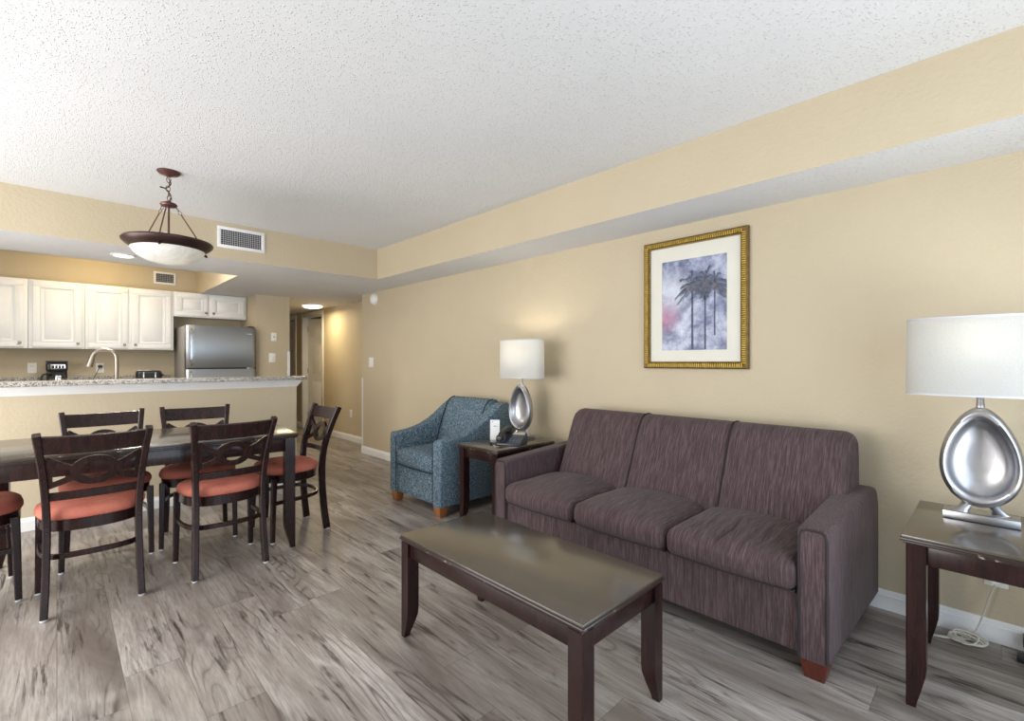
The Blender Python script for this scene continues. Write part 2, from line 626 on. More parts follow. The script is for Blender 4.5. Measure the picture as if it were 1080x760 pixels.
    def rbox(self, x0, x1, y0, y1, z0, z1, r, n=14, crown=(0, 0, 0), fn=None, ex=0.75):
        """a soft block: rounded edges of radius r, faces puffed by crown"""
        b = bmesh.new()
        bmesh.ops.create_cube(b, size=2.0)
        bmesh.ops.subdivide_edges(b, edges=b.edges[:], cuts=n, use_grid_fill=True)
        c = Vector(((x0 + x1) / 2, (y0 + y1) / 2, (z0 + z1) / 2))
        hx = Vector(((x1 - x0) / 2, (y1 - y0) / 2, (z1 - z0) / 2))
        for v in b.verts:
            p = v.co.copy()
            q = Vector(tuple(math.copysign(min(1, abs(k)) ** ex if abs(k) < 1 else 1, k) for k in p))
            s = Vector((q.x * hx.x, q.y * hx.y, q.z * hx.z))
            inner = Vector(tuple(max(-(h - r), min(h - r, k)) for k, h in zip(s, hx)))
            d = s - inner
            if d.length > 1e-6:
                s = inner + d.normalized() * r
            px, py, pz = s.x / hx.x, s.y / hx.y, s.z / hx.z
            s.x += crown[0] * px * (1 - py * py) * (1 - pz * pz)
            s.y += crown[1] * py * (1 - px * px) * (1 - pz * pz)
            s.z += crown[2] * pz * (1 - px * px) * (1 - py * py)
            v.co = c + s
            if fn:
                v.co = fn(v.co)
        self.join(b)
        return self

    def pillow_loft(self, prof, y0, y1, r0, r1, steps=6, mid=6, to=None):
        """extrude a closed XZ profile along Y with rounded-over ends (radius r0 at y0, r1 at y1)"""
        P = [Vector((p[0], p[1])) for p in prof]
        n = len(P)
        ar = sum(P[i].x * P[(i + 1) % n].y - P[(i + 1) % n].x * P[i].y for i in range(n))
        nrm = []
        for i in range(n):
            t = (P[(i + 1) % n] - P[i - 1]).normalized()
            q = Vector((t.y, -t.x)) if ar > 0 else Vector((-t.y, t.x))
            nrm.append(q)
        st = []
        for k in range(steps + 1):
            a = pi / 2 * k / steps
            st.append((y0 + r0 * (1 - sin(a)) if False else y0 + r0 * (1 - cos(a)), r0 * (1 - sin(a))))
        for k in range(1, mid):
            st.append((y0 + r0 + (y1 - r1 - y0 - r0) * k / mid, 0.0))
        for k in range(steps, -1, -1):
            a = pi / 2 * k / steps
            st.append((y1 - r1 * (1 - cos(a)), r1 * (1 - sin(a))))
        loops = [[Vector((p.x - q.x * i, y, p.y - q.y * i)) for p, q in zip(P, nrm)] for y, i in st]
        if to:
            loops = [[to(v) for v in lp] for lp in loops]
        return self.loft(loops)


def root_of(o):
    while o.parent:
        o = o.parent
    return o


def obj(name, mb, mat, parent=None, world=False, smooth=35, mats=None):
    bm = mb.bm
    if world and parent:
        bmesh.ops.translate(bm, verts=bm.verts[:], vec=-root_of(parent).location)
    me = bpy.data.meshes.new(name)
    bm.to_mesh(me)
    bm.free()
    for m in (mats or [mat]):
        me.materials.append(m)
    if smooth:
        for p in me.polygons:
            p.use_smooth = True
        me.set_sharp_from_angle(angle=radians(smooth))
    o = bpy.data.objects.new(name, me)
    COL.objects.link(o)
    if parent:
        o.parent = parent
    return o


def thing(name, label, cat, loc=(0, 0, 0), rz=0.0, group=None):
    o = bpy.data.objects.new(name, None)
    o.empty_display_size = 0.1
    COL.objects.link(o)
    o.location = loc
    o.rotation_euler = (0, 0, rz)
    tag(o, label, cat, group)
    return o


def tag(o, label, cat, group=None):
    o['label'] = label
    o['category'] = cat
    if group:
        o['group'] = group
    return o


def struct(name, mb, mat, mats=None, smooth=35):
    o = obj(name, mb, mat, mats=mats, smooth=smooth)
    o['kind'] = 'structure'
    return o


def dup(root, loc, rz, label=None):
    r = root.copy()
    COL.objects.link(r)
    r.location = loc
    r.rotation_euler = (0, 0, rz)
    if label:
        r['label'] = label
    for ch in list(root.children):
        c = ch.copy()
        COL.objects.link(c)
        c.parent = r
        for g in list(ch.children):
            d = g.copy()
            COL.objects.link(d)
            d.parent = c
    return r


# ------------------------------------------------------------------ the room
CEIL, DROP = 2.434, 2.113
WX, HX = 2.936, 3.25            # living wall face, hall wall face
WALL_END, BEAM_Y, SOF_X = 5.915, 4.69, 2.505
PIL_X0, PIL_X1, PIL_Y = 1.90, 2.33, 6.86
KY = 7.56                       # kitchen back wall
HALL_END = 11.2
TRAY_X, TRAY_Y = 1.352, 5.50
BAR_Y, BAR_X = 4.86, 1.715

struct('floor', MB().box(LEFT_X - 0.2, 6.2, BACK_Y - 0.2, HALL_END + 0.2, -0.1, 0), M['floor'])
struct('ceiling', MB().box(LEFT_X - 0.2, HX + 0.15, BACK_Y - 0.2, KY + 0.15, CEIL, CEIL + 0.1), M['ceiling'])


def two_mat(name, mb):
    """vertical faces in wall paint, undersides in ceiling texture"""
    o = struct(name, mb, None, mats=[M['wall'], M['ceiling']])
    for p in o.data.polygons:
        p.material_index = 1 if abs(p.normal.z) > 0.5 else 0
    return o


two_mat('ceiling_soffit', MB().box(SOF_X, WX, BACK_Y, BEAM_Y, DROP, CEIL))
hb = MB()
hb.box(LEFT_X, TRAY_X, BEAM_Y, TRAY_Y, DROP, CEIL)
hb.box(TRAY_X, PIL_X1, BEAM_Y, KY, DROP, CEIL)
hb.box(PIL_X1, HX, BEAM_Y, HALL_END, DROP, CEIL)
two_mat('ceiling_dropped', hb)

struct('wall_right', MB().box(WX, HX + 0.12, BACK_Y, WALL_END, 0, CEIL), M['wall'])
# hall wall with two door openings
D1A, D1B, D2A, D2B, DH = 8.00, 8.86, 9.26, 10.06, 2.03
hw = MB()
for a, b, z0, z1 in ((WALL_END, D1A, 0, DROP), (D1A, D1B, DH, DROP), (D1B, D2A, 0, DROP), (D2A, D2B, DH, DROP), (D2B, HALL_END, 0, DROP)):
    hw.box(HX, HX + 0.12, a, b, z0, z1)
struct('wall_hall', hw, M['wall'])
struct('wall_hall_end', MB().box(PIL_X0, 6.2, HALL_END, HALL_END + 0.12, 0, DROP), M['wall'])
rm = MB()
rm.box(6.1, 6.2, WALL_END, HALL_END, 0, DROP)
rm.box(HX + 0.12, 6.2, WALL_END - 0.1, WALL_END, 0, DROP)
rm.box(HX + 0.12, 6.1, 9.02, 9.12, 0, DROP)
struct('wall_side_rooms', rm, M['wall'])
struct('ceiling_side_rooms', MB().box(HX, 6.2, WALL_END - 0.1, HALL_END + 0.12, DROP, DROP + 0.1), M['ceiling'])
struct('wall_kitchen_right', MB().box(PIL_X0, PIL_X1, PIL_Y, HALL_END, 0, DROP), M['wall'])
struct('wall_kitchen_back', MB().box(LEFT_X, PIL_X0, KY, KY + 0.12, 0, CEIL), M['wall'])
# left wall with an added, unseen side window, back wall with the sliding door
lw = MB()
for a, b, z0, z1 in ((BACK_Y, 1.2, 0, CEIL), (1.2, 4.8, 0, 0.12), (1.2, 4.8, 2.08, CEIL), (4.8, KY, 0, CEIL)):
    lw.box(LEFT_X - 0.12, LEFT_X, a, b, z0, z1)
struct('wall_left', lw, M['wall'])
bw_ = MB()
for a, b, z0, z1 in ((LEFT_X, -0.57, 0, CEIL), (-0.57, 2.47, 2.09, CEIL), (2.47, HX, 0, CEIL)):
    bw_.box(a, b, BACK_Y - 0.12, BACK_Y, z0, z1)
struct('wall_back', bw_, M['wall'])
fr = MB()
for a, b in ((-0.57, -0.51), (0.92, 0.98), (2.41, 2.47)):
    fr.box(a, b, BACK_Y - 0.05, BACK_Y, 0.02, 2.09, 0.005)
fr.box(-0.57, 2.47, BACK_Y - 0.05, BACK_Y, 2.03, 2.09, 0.005)
fr.box(-0.57, 2.47, BACK_Y - 0.05, BACK_Y, 0.0, 0.05, 0.005)
struct('window_1', fr, M['white'])
fr = MB()
for a, b in ((1.2, 1.25), (2.97, 3.03), (4.75, 4.80)):
    fr.box(LEFT_X - 0.05, LEFT_X, a, b, 0.12, 2.08, 0.005)
fr.box(LEFT_X - 0.05, LEFT_X, 1.2, 4.8, 2.03, 2.08, 0.005)
fr.box(LEFT_X - 0.05, LEFT_X, 1.2, 4.8, 0.12, 0.17, 0.005)
struct('added_side_window', fr, M['white'])  # unseen window frame, made up to go with the added side fill


# baseboards: a little moulded top edge
def base_run(name, a, b, nrm, h=0.095):
    a, b, nrm = Vector(a), Vector(b), Vector(nrm)
    prof = ((0, 0), (0.014, 0), (0.014, h * 0.74), (0.010, h * 0.80), (0.010, h * 0.90), (0.004, h), (0, h))
    mb = MB()
    mb.loft([[p + nrm * u + Vector((0, 0, w)) for u, w in prof] for p in (a, b)])
    return struct(name, mb, M['white'])


base_run('baseboard_right', (WX, BACK_Y, 0), (WX, WALL_END, 0), (-1, 0, 0))
base_run('baseboard_hall', (HX, WALL_END, 0), (HX, D1A - 0.07, 0), (-1, 0, 0))
base_run('baseboard_hall_far', (HX, D1B + 0.07, 0), (HX, D2A - 0.07, 0), (-1, 0, 0))
base_run('baseboard_bar', (LEFT_X, BAR_Y, 0), (BAR_X, BAR_Y, 0), (0, -1, 0))
base_run('baseboard_bar_end', (BAR_X, BAR_Y, 0), (BAR_X, BAR_Y + 0.14, 0), (1, 0, 0))
base_run('baseboard_pillar', (PIL_X0, PIL_Y, 0), (PIL_X1, PIL_Y, 0), (0, -1, 0))

# white corner guards
g = MB()
g.box(WX - 0.004, WX + 0.03, WALL_END - 0.001, WALL_END + 0.004, 0, 1.0)
g.box(WX - 0.004, WX, WALL_END - 0.03, WALL_END + 0.002, 0.095, 1.0)
struct('trim_1', g, M['white'])
g = MB()
g.box(PIL_X1, PIL_X1 + 0.004, PIL_Y - 0.004, PIL_Y + 0.03, 0, 1.36)
g.box(PIL_X1 - 0.03, PIL_X1, PIL_Y - 0.004, PIL_Y, 0.1, 1.36)
struct('trim_2', g, M['white'])


# hall door frames and the open white door
def casing(name, a, b, h):
    mb = MB()
    for x0, x1 in ((HX - 0.016, HX), (HX + 0.12, HX + 0.136)):
        mb.box(x0, x1, a - 0.065, a + 0.002, 0, h + 0.065, 0.003)
        mb.box(x0, x1, b - 0.002, b + 0.065, 0, h + 0.065, 0.003)
        mb.box(x0, x1, a + 0.002, b - 0.002, h, h + 0.065, 0.003)
    mb.box(HX, HX + 0.12, a - 0.001, a + 0.014, 0, h)
    mb.box(HX, HX + 0.12, b - 0.014, b + 0.001, 0, h)
    mb.box(HX, HX + 0.12, a, b, h - 0.014, h + 0.001)
    return struct(name, mb, M['white'])


casing('trim_3', D1A, D1B, DH)
casing('trim_4', D2A, D2B, DH)


def panel_door(name, hinge, ang, width, height):
    """leaf hinged at `hinge`, running along -Y when shut; local x = along the leaf"""
    mb = MB()
    mb.box(0, width, -0.017, 0.017, 0.01, height, 0.002)
    pw = (width - 0.3) / 2
    for zc0, zc1 in ((0.18, 0.85), (1.0, 1.55), (1.66, 1.88)):
        for k in range(2):
            x0 = 0.1 + k * (pw + 0.1)
            for s in (-1, 1):
                mb.box(x0, x0 + pw, min(s * 0.016, s * 0.022), max(s * 0.016, s * 0.022), zc0, zc1, 0.004)
                mb.box(x0 + 0.035, x0 + pw - 0.035, min(s * 0.02, s * 0.026), max(s * 0.02, s * 0.026), zc0 + 0.035, zc1 - 0.035, 0.004)
    o = struct(name, mb, M['white'])
    o.location = hinge
    o.rotation_euler = (0, 0, ang)
    k = MB()
    for s in (-1, 1):
        k.lathe([(0.0, 0.0), (0.025, 0.0), (0.025, 0.006), (0.010, 0.010), (0.010, 0.03), (0.024, 0.038), (0.027, 0.05), (0.02, 0.06), (0, 0.063)],
                (0, 0, 0), 20, axis='y')
        for v in k.bm.verts:
            v.co.y *= -1
    bmesh.ops.translate(k.bm, verts=k.bm.verts[:], vec=(width - 0.06, 0.0, 0.95))
    obj('door_knob', k, M['nickel'], o)
    hg = MB()
    for z in (0.25, 1.05, 1.82):
        hg.tube([(-0.006, -0.012, z - 0.045), (-0.006, -0.012, z + 0.045)], 0.007, 8)
    obj('hinge', hg, M['nickel'], o)
    return o


panel_door('door_1', (HX + 0.09, D1B - 0.03, 0), -pi / 2 + radians(20), 0.78, 2.0)
panel_door('door_2', (HX + 0.06, D2B - 0.02, 0), -pi / 2, 0.76, 2.0)

# half wall of the kitchen bar, its moulding and its granite top
struct('wall_bar', MB().box(LEFT_X, BAR_X, BAR_Y, BAR_Y + 0.14, 0, 1.04), M['wall'])
prof = ((0, 0.972), (0.006, 0.972), (0.012, 0.985), (0.024, 1.0), (0.036, 1.018), (0.040, 1.022), (0.040, 1.04), (0, 1.04))
tm = MB()
tm.loft([[(x + u * ex, BAR_Y - u, w) for u, w in prof] for x, ex in ((LEFT_X, 0), (BAR_X, 1))])
tm.loft([[(BAR_X + u, y - u * ey, w) for u, w in prof] for y, ey in ((BAR_Y, 1), (BAR_Y + 0.14, -1))])
struct('trim_5', tm, M['white'])
gt = MB()
R = 0.07
pts = [(LEFT_X, BAR_Y - 0.12)]
for k in range(7):
    a = -pi / 2 + pi / 2 * k / 6
    pts.append((BAR_X + 0.085 - R + R * cos(a), BAR_Y - 0.12 + R + R * sin(a)))
for k in range(7):
    a = pi / 2 * k / 6
    pts.append((BAR_X + 0.085 - R + R * cos(a), BAR_Y + 0.20 - R + R * sin(a)))
pts.append((LEFT_X, BAR_Y + 0.20))
gt.hull([(x, y, 1.041) for x, y in pts], [(x, y, 1.075) for x, y in pts], 0.004)
tag(obj('countertop', gt, M['granite']), 'long speckled granite bar top with rounded end on the half wall', 'countertop')

# ------------------------------------------------------------------ kitchen


def raised_door(mb, x0, x1, z0, z1, yf):
    """raised-panel cabinet door, front face at yf, facing -Y"""
    m = 0.058 if (z1 - z0) > 0.4 else 0.05
    a0, a1, c0, c1 = x0 + m, x1 - m, z0 + m, z1 - m
    w = 0.010
    for p, q, r, s in ((x0, x1, c1, z1), (x0, x1, z0, c0), (x0, a0, c0, c1), (a1, x1, c0, c1)):
        mb.box(p, q, yf, yf + 0.02, r, s, 0.003)
    mb.box(a0 - 0.002, a1 + 0.002, yf + 0.009, yf + 0.019, c0 - 0.002, c1 + 0.002)
    for (p, q, r, s) in ((a0, a1, c1 - w, c1), (a0, a1, c0, c0 + w), (a0, a0 + w, c0 + w, c1 - w), (a1 - w, a1, c0 + w, c1 - w)):
        mb.box(p, q, yf - 0.004, yf + 0.004, r, s, 0.0015)
    i = 0.028
    mb.hull([(a0 + i, yf + 0.010, c0 + i), (a1 - i, yf + 0.010, c0 + i), (a1 - i, yf + 0.010, c1 - i), (a0 + i, yf + 0.010, c1 - i)],
            [(a0 + i + 0.016, yf - 0.001, c0 + i + 0.016), (a1 - i - 0.016, yf - 0.001, c0 + i + 0.016),
             (a1 - i - 0.016, yf - 0.001, c1 - i - 0.016), (a0 + i + 0.016, yf - 0.001, c1 - i - 0.016)])


def wall_cabinet(label, x0, x1, z0, z1, doors, group='white kitchen wall cabinets'):
    yb, yf = KY, 7.26
    t = thing('wall_cabinet', label, 'cabinet', ((x0 + x1) / 2, yb, z0), 0, group)
    mb = MB()
    mb.box(x0 + 0.0015, x1 - 0.0015, yf, yb - 0.001, z0, z1 - 0.003, 0.003)
    obj('body', mb, M['cab'], t, True)
    for a, b, kx in doors:
        mb = MB()
        raised_door(mb, a, b, z0 + 0.015, z1 - 0.018, yf - 0.021)
        d = obj('door', mb, M['cab'], t, True)
        if kx is not None:
            k = MB()
            k.lathe([(0.006, 0), (0.006, -0.01), (0.014, -0.016), (0.015, -0.022), (0.010, -0.027), (0, -0.028)], (kx, yf - 0.021, z0 + 0.06), 14, axis='y')
            obj('knob', k, M['nickel'], d, True)
    return t


CZ0, CZ1 = 1.362, 2.112
wall_cabinet('white wall cabinet cut off by the left edge, two panels left of the fridge cabinets', -1.15, -0.222, CZ0, CZ1, [(-1.12, -0.72, -0.78), (-0.69, -0.255, -0.285)])
wall_cabinet('white single-door wall cabinet above the coffee maker', -0.222, 0.232, CZ0, CZ1, [(-0.188, 0.205, 0.172)])
wall_cabinet('white two-door wall cabinet above the toaster, paired knobs meeting in the middle', 0.232, 1.062, CZ0, CZ1, [(0.258, 0.612, 0.58), (0.645, 1.035, 0.68)])
wall_cabinet('short white two-door cabinet above the refrigerator', 1.062, 1.893, 1.795, CZ1, [(1.088, 1.43, 1.405), (1.46, 1.862, 1.49)])

# base run under the wall cabinets, with granite and backsplash
t = thing('base_cabinet', 'granite-topped base counter along the kitchen back wall below the wall cabinets', 'cabinet', (0, KY, 0))
mb = MB()
mb.box(LEFT_X + 0.001, 1.07, 6.98, KY - 0.001, 0.1, 0.875, 0.003)
mb.box(LEFT_X + 0.001, 1.07, 7.05, KY - 0.001, 0.0, 0.1)
obj('body', mb, M['cab'], t, True)
for k in range(5):
    x0 = -1.63 + k * 0.53
    mb = MB()
    raised_door(mb, x0, x0 + 0.50, 0.13, 0.68, 6.958)
    obj('door', mb, M['cab'], t, True)
    mb = MB()
    raised_door(mb, x0, x0 + 0.50, 0.71, 0.86, 6.958)
    obj('drawer', mb, M['cab'], t, True)
obj('counter', MB().box(LEFT_X + 0.001, 1.075, 6.95, KY - 0.001, 0.877, 0.912, 0.004), M['granite'], t, True)
obj('backsplash', MB().box(LEFT_X + 0.001, 1.075, KY - 0.022, KY - 0.001, 0.913, 1.045, 0.003), M['granite'], t, True)

# sink counter behind the bar
t = thing('sink_counter', 'low sink counter hidden behind the granite bar', 'counter', (0, 5.3, 0))
mb = MB()
mb.box(LEFT_X + 0.001, BAR_X - 0.02, 5.004, 5.58, 0.1, 0.875, 0.003)
mb.box(LEFT_X + 0.001, BAR_X - 0.02, 5.004, 5.52, 0, 0.1)
obj('body', mb, M['cab'], t, True)
mb = MB()
for a, b, c, d in ((LEFT_X + 0.001, 0.05, 5.004, 5.61), (0.85, BAR_X - 0.01, 5.004, 5.61), (0.05, 0.85, 5.004, 5.22), (0.05, 0.85, 5.54, 5.61)):
    mb.box(a, b, c, d, 0.877, 0.912, 0.002)
obj('counter', mb, M['granite'], t, True)
mb = MB()
mb.box(0.06, 0.84, 5.23, 5.53, 0.8765, 0.882)
for a, b, c, d in ((0.05, 0.06, 5.22, 5.54), (0.84, 0.85, 5.22, 5.54), (0.06, 0.84, 5.22, 5.23), (0.06, 0.84, 5.53, 5.54)):
    mb.box(a, b, c, d, 0.8765, 0.913)
obj('sink', mb, M['steeledge'], t, True)

# faucet
FX, FY = 0.36, 5.15
t = thing('kitchen_faucet', 'arched brushed nickel kitchen faucet rising behind the granite bar', 'faucet', (FX, FY, 0.912))
mb = MB()
mb.lathe([(0.026, 0.001), (0.026, 0.015), (0.019, 0.03), (0.016, 0.12), (0.0135, 0.14)], (FX, FY, 0.912), 20)
arc = [(FX, FY, 1.03), (FX, FY, 1.22)]
for k in range(1, 9):
    a = pi * 0.9 * k / 8
    arc.append((FX - 0.076 + 0.076 * cos(a), FY + 0.02 * k / 8, 1.245 + 0.074 * sin(a)))
mb.tube(arc, 0.0155, 14, 5)
obj('spout', mb, M['nickel'], t, True)
e = Vector(arc[-1])
d = Vector((-0.022, 0.004, -0.09))
mb = MB()
mb.tube([e, e + d * 0.35, e + d], [0.017, 0.024], 16)
sh = obj('spray_head', mb, M['nickel'], t, True)
mb = MB()
mb.rbox(e.x - 0.026, e.x - 0.008, e.y - 0.008, e.y + 0.008, e.z - 0.045, e.z - 0.012, 0.006, 4)
obj('button', mb, M['sinkdark'], sh, True)
mb = MB()
mb.tube([(FX + 0.015, FY, 0.98), (FX + 0.05, FY + 0.01, 1.0), (FX + 0.085, FY + 0.012, 1.005)], [0.008, 0.006], 10, 4)
obj('handle', mb, M['nickel'], t, True)

# refrigerator
fx0, fx1, fy = 1.105, 1.873, 6.76
t = thing('refrigerator', 'stainless steel top-freezer refrigerator beside the pillar', 'refrigerator', ((fx0 + fx1) / 2, 7.1, 0))
obj('cabinet', MB().box(fx0 + 0.004, fx1 - 0.004, fy + 0.075, KY - 0.03, 0.02, 1.655, 0.006), M['fridgeside'], t, True)
for nm, z0, z1 in (('freezer_door', 1.142, 1.66), ('door', 0.09, 1.126)):
    mb = MB()
    pr = [(fx0 + 0.0, fy + 0.07), (fx0 + 0.0, fy + 0.03), (fx0 + 0.010, fy + 0.010), (fx0 + 0.03, fy + 0.004), (fx0 + 0.09, fy + 0.0),
          (fx1 - 0.03, fy + 0.0), (fx1 - 0.006, fy + 0.006), (fx1, fy + 0.02), (fx1, fy + 0.07)]
    mb.hull([(x, y, z0) for x, y in pr], [(x, y, z1) for x, y in pr], 0.002)
    d = obj(nm, mb, M['steel'], t, True)
    hd = MB()
    hx = fx0 + 0.055
    za, zb = (z0 + 0.03, z1 - 0.04) if nm == 'freezer_door' else (z1 - 0.62, z1 - 0.03)
    hd.bar([(hx, fy - 0.004, za), (hx, fy - 0.03, za + 0.05), (hx, fy - 0.034, (za + zb) / 2), (hx, fy - 0.03, zb - 0.05), (hx, fy - 0.004, zb)], 0.03, 0.016, (1, 0, 0), 5)
    obj('handle', hd, M['steeledge'], d, True)
    if nm == 'freezer_door':
        bd = MB()
        for k in range(5):
            bd.box(fx1 - 0.105 + k * 0.013, fx1 - 0.096 + k * 0.013, fy - 0.003, fy + 0.001, z1 - 0.092, z1 - 0.078, 0.001)
        obj('badge', bd, M['chrome'], d, True)
    else:
        bd = MB()
        bd.box(fx1 - 0.10, fx1 - 0.02, fy + 0.01, fy + 0.05, z1 + 0.002, z1 + 0.014, 0.002)
        obj('hinge_cover', bd, M['chrome'], t, True)
obj('door_gasket', MB().box(fx0 + 0.02, fx1 - 0.02, fy + 0.03, fy + 0.08, 0.1, 1.65), M['navy'], t, True)
obj('hinge_cap', MB().rbox(fx1 - 0.085, fx1 - 0.012, fy + 0.02, fy + 0.12, 1.656, 1.678, 0.008, 5), M['black'], t, True)
obj('kick_plate', MB().box(fx0 + 0.02, fx1 - 0.02, fy + 0.05, fy + 0.09, 0.0, 0.08, 0.004), M['black'], t, True)

# coffee maker
cx, cy, cz = 0.0, 7.30, 0.913
t = thing('coffee_maker', 'small black drip coffee maker with silver control panel on the back counter', 'coffee maker', (cx, cy, cz))
mb = MB()
mb.rbox(cx - 0.085, cx + 0.085, cy - 0.10, cy + 0.10, cz + 0.001, cz + 0.035, 0.014, 6)
mb.rbox(cx - 0.085, cx + 0.085, cy + 0.02, cy + 0.10, cz + 0.02, cz + 0.26, 0.016, 6)
mb.rbox(cx - 0.088, cx + 0.088, cy - 0.105, cy + 0.10, cz + 0.195, cz + 0.295, 0.022, 8)
bd = obj('body', mb, M['black'], t, True)
mb = MB()
mb.rbox(cx - 0.092, cx + 0.092, cy - 0.108, cy + 0.104, cz + 0.293, cz + 0.315, 0.009, 6)
obj('lid', mb, M['black'], t, True)
mb = MB()
mb.rbox(cx - 0.05, cx + 0.07, cy - 0.112, cy - 0.10, cz + 0.222, cz + 0.272, 0.005, 6)
pn = obj('control_panel', mb, M['chrome'], t, True)
for k in range(4):
    obj('button', MB().rbox(cx - 0.040 + k * 0.026, cx - 0.020 + k * 0.026, cy - 0.117, cy - 0.109, cz + 0.232, cz + 0.262, 0.003, 3), M['black'], pn, True)
mb = MB()
mb.lathe([(0.05, 0.036), (0.066, 0.06), (0.07, 0.095), (0.058, 0.135), (0.05, 0.155), (0.052, 0.165)], (cx + 0.012, cy - 0.035, cz), 24)
cf = obj('carafe', mb, M['carafe'], t, True)
mb = MB()
mb.lathe([(0.0715, 0.10), (0.0715, 0.112), (0.068, 0.113)], (cx + 0.012, cy - 0.035, cz), 24)
mb.box(cx - 0.012, cx + 0.036, cy - 0.108, cy - 0.10, cz + 0.05, cz + 0.15, 0.003)
obj('band', mb, M['chrome'], cf, True)
mb = MB()
mb.bar([(cx - 0.045, cy - 0.05, cz + 0.16), (cx - 0.10, cy - 0.075, cz + 0.165), (cx - 0.122, cy - 0.08, cz + 0.12), (cx - 0.125, cy - 0.08, cz + 0.05)], 0.018, 0.02, (0, 1, 0), 5)
obj('handle', mb, M['black'], cf, True)

# toaster
tx, ty = 0.815, 7.30
t = thing('toaster', 'low black two-slice toaster on the back counter near the refrigerator', 'toaster', (tx, ty, cz))
mb = MB()
mb.rbox(tx - 0.125, tx + 0.125, ty - 0.08, ty + 0.08, cz + 0.012, cz + 0.195, 0.03, 10, (0.004, 0, 0.004))
bd = obj('body', mb, M['black'], t, True)
mb = MB()
for k in (-0.035, 0.035):
    mb.box(tx - 0.10, tx + 0.10, ty + k - 0.014, ty + k + 0.014, cz + 0.192, cz + 0.2, 0.003)
obj('slot', mb, M['steeledge'], bd, True)
for k in (-0.055, 0.06):
    obj('chrome_strip', MB().box(tx + k - 0.006, tx + k + 0.006, ty - 0.083, ty - 0.075, cz + 0.04, cz + 0.175, 0.002), M['chrome'], bd, True)
obj('lever', MB().rbox(tx + 0.122, tx + 0.150, ty - 0.02, ty + 0.02, cz + 0.13, cz + 0.15, 0.006, 4), M['black'], t, True)
for sx in (-1, 1):
    for sy in (-1, 1):
        obj('rubber_foot', MB().lathe([(0.012, 0.001), (0.012, 0.02)], (tx + sx * 0.09, ty + sy * 0.05, cz), 10), M['black'], t, True)


# wall plates
def plate(name, label, cat, c, nrm, kind, w=0.075, h=0.118, group=None):
    """plate centred at c on a wall; nrm is the outward normal"""
    t = thing(name, label, cat, c, 0, group)
    n = Vector(nrm)
    u = Vector((0, 0, 1)).cross(n)
    q = Matrix((u, n, Vector((0, 0, 1)))).transposed()

    def place(mb):
        for v in mb.bm.verts:
            v.co = q @ v.co
        bmesh.ops.recalc_face_normals(mb.bm, faces=mb.bm.faces[:])
        return mb
    mb = MB()
    mb.box(-w / 2, w / 2, 0.0, 0.007, -h / 2, h / 2, 0.003)
    p = obj('cover_plate', place(mb), M['plastic'], t)
    if kind == 'outlet':
        for s in (-1, 1):
            mb = MB()
            mb.rbox(-0.017, 0.017, 0.004, 0.0095, s * 0.021 - 0.014, s * 0.021 + 0.014, 0.0025, 5)
            r = obj('socket', place(mb), M['plastic'], t)
            mb = MB()
            for e_ in (-0.007, 0.007):
                mb.box(e_ - 0.0015, e_ + 0.0015, 0.0085, 0.0102, s * 0.021 - 0.004, s * 0.021 + 0.006)
            obj('slots', place(mb), M['ventdark'], r)
    elif kind == 'jack':
        mb = MB()
        mb.lathe([(0.009, 0.004), (0.009, 0.010), (0.005, 0.010), (0.005, 0.018), (0, 0.018)], (0, 0, 0), 12, axis='y')
        obj('socket', place(mb), M['nickel'], t)
    else:
        for k in range(kind):
            mb = MB()
            x0 = (k - (kind - 1) / 2) * 0.046
            mb.box(x0 - 0.0165, x0 + 0.0165, 0.004, 0.010, -0.033, 0.033, 0.002)
            obj('rocker', place(mb), M['plastic'], t)
    return t


plate('wall_outlet', 'white outlet on kitchen wall left of the coffee maker', 'outlet', (-0.20, KY, 1.145), (0, -1, 0), 'outlet')
ol = plate('wall_outlet', 'white outlet behind the faucet with a black plug in it', 'outlet', (0.375, KY, 1.14), (0, -1, 0), 'outlet')
plate('wall_jack', 'small white jack plate high on the pillar, above the light switch', 'wall plate', (2.125, PIL_Y, 1.555), (0, -1, 0), 'jack', 0.07, 0.115)
plate('light_switch', 'white light switch on the pillar beside the refrigerator', 'switch', (2.105, PIL_Y, 1.27), (0, -1, 0), 1, 0.085, 0.125)
plate('light_switch', 'white double light switch on the right wall left of the armchair', 'switch', (WX, 5.655, 1.21), (-1, 0, 0), 2, 0.118, 0.125)
plate('wall_outlet', 'white outlet on the right wall behind the near end table', 'outlet', (WX, 0.0, 0.30), (-1, 0, 0), 'outlet')
plate('wall_outlet', 'small cream outlet low on the hall wall', 'outlet', (HX, 6.9, 0.42), (-1, 0, 0), 'outlet')

t = thing('appliance_lead', 'thin black appliance cord plugged in behind the faucet', 'cord', (0.375, KY, 1.16))
mb = MB()
mb.rbox(0.355, 0.395, KY - 0.045, KY - 0.011, 1.145, 1.178, 0.008, 5)
obj('plug', mb, M['black'], t, True)
mb = MB()
mb.tube([(0.372, KY - 0.04, 1.16), (0.36, KY - 0.06, 1.13), (0.32, KY - 0.07, 1.03), (0.27, KY - 0.09, 0.93), (0.24, KY - 0.12, 0.917)], 0.0035, 8, 5)
obj('wire', mb, M['black'], t, True)


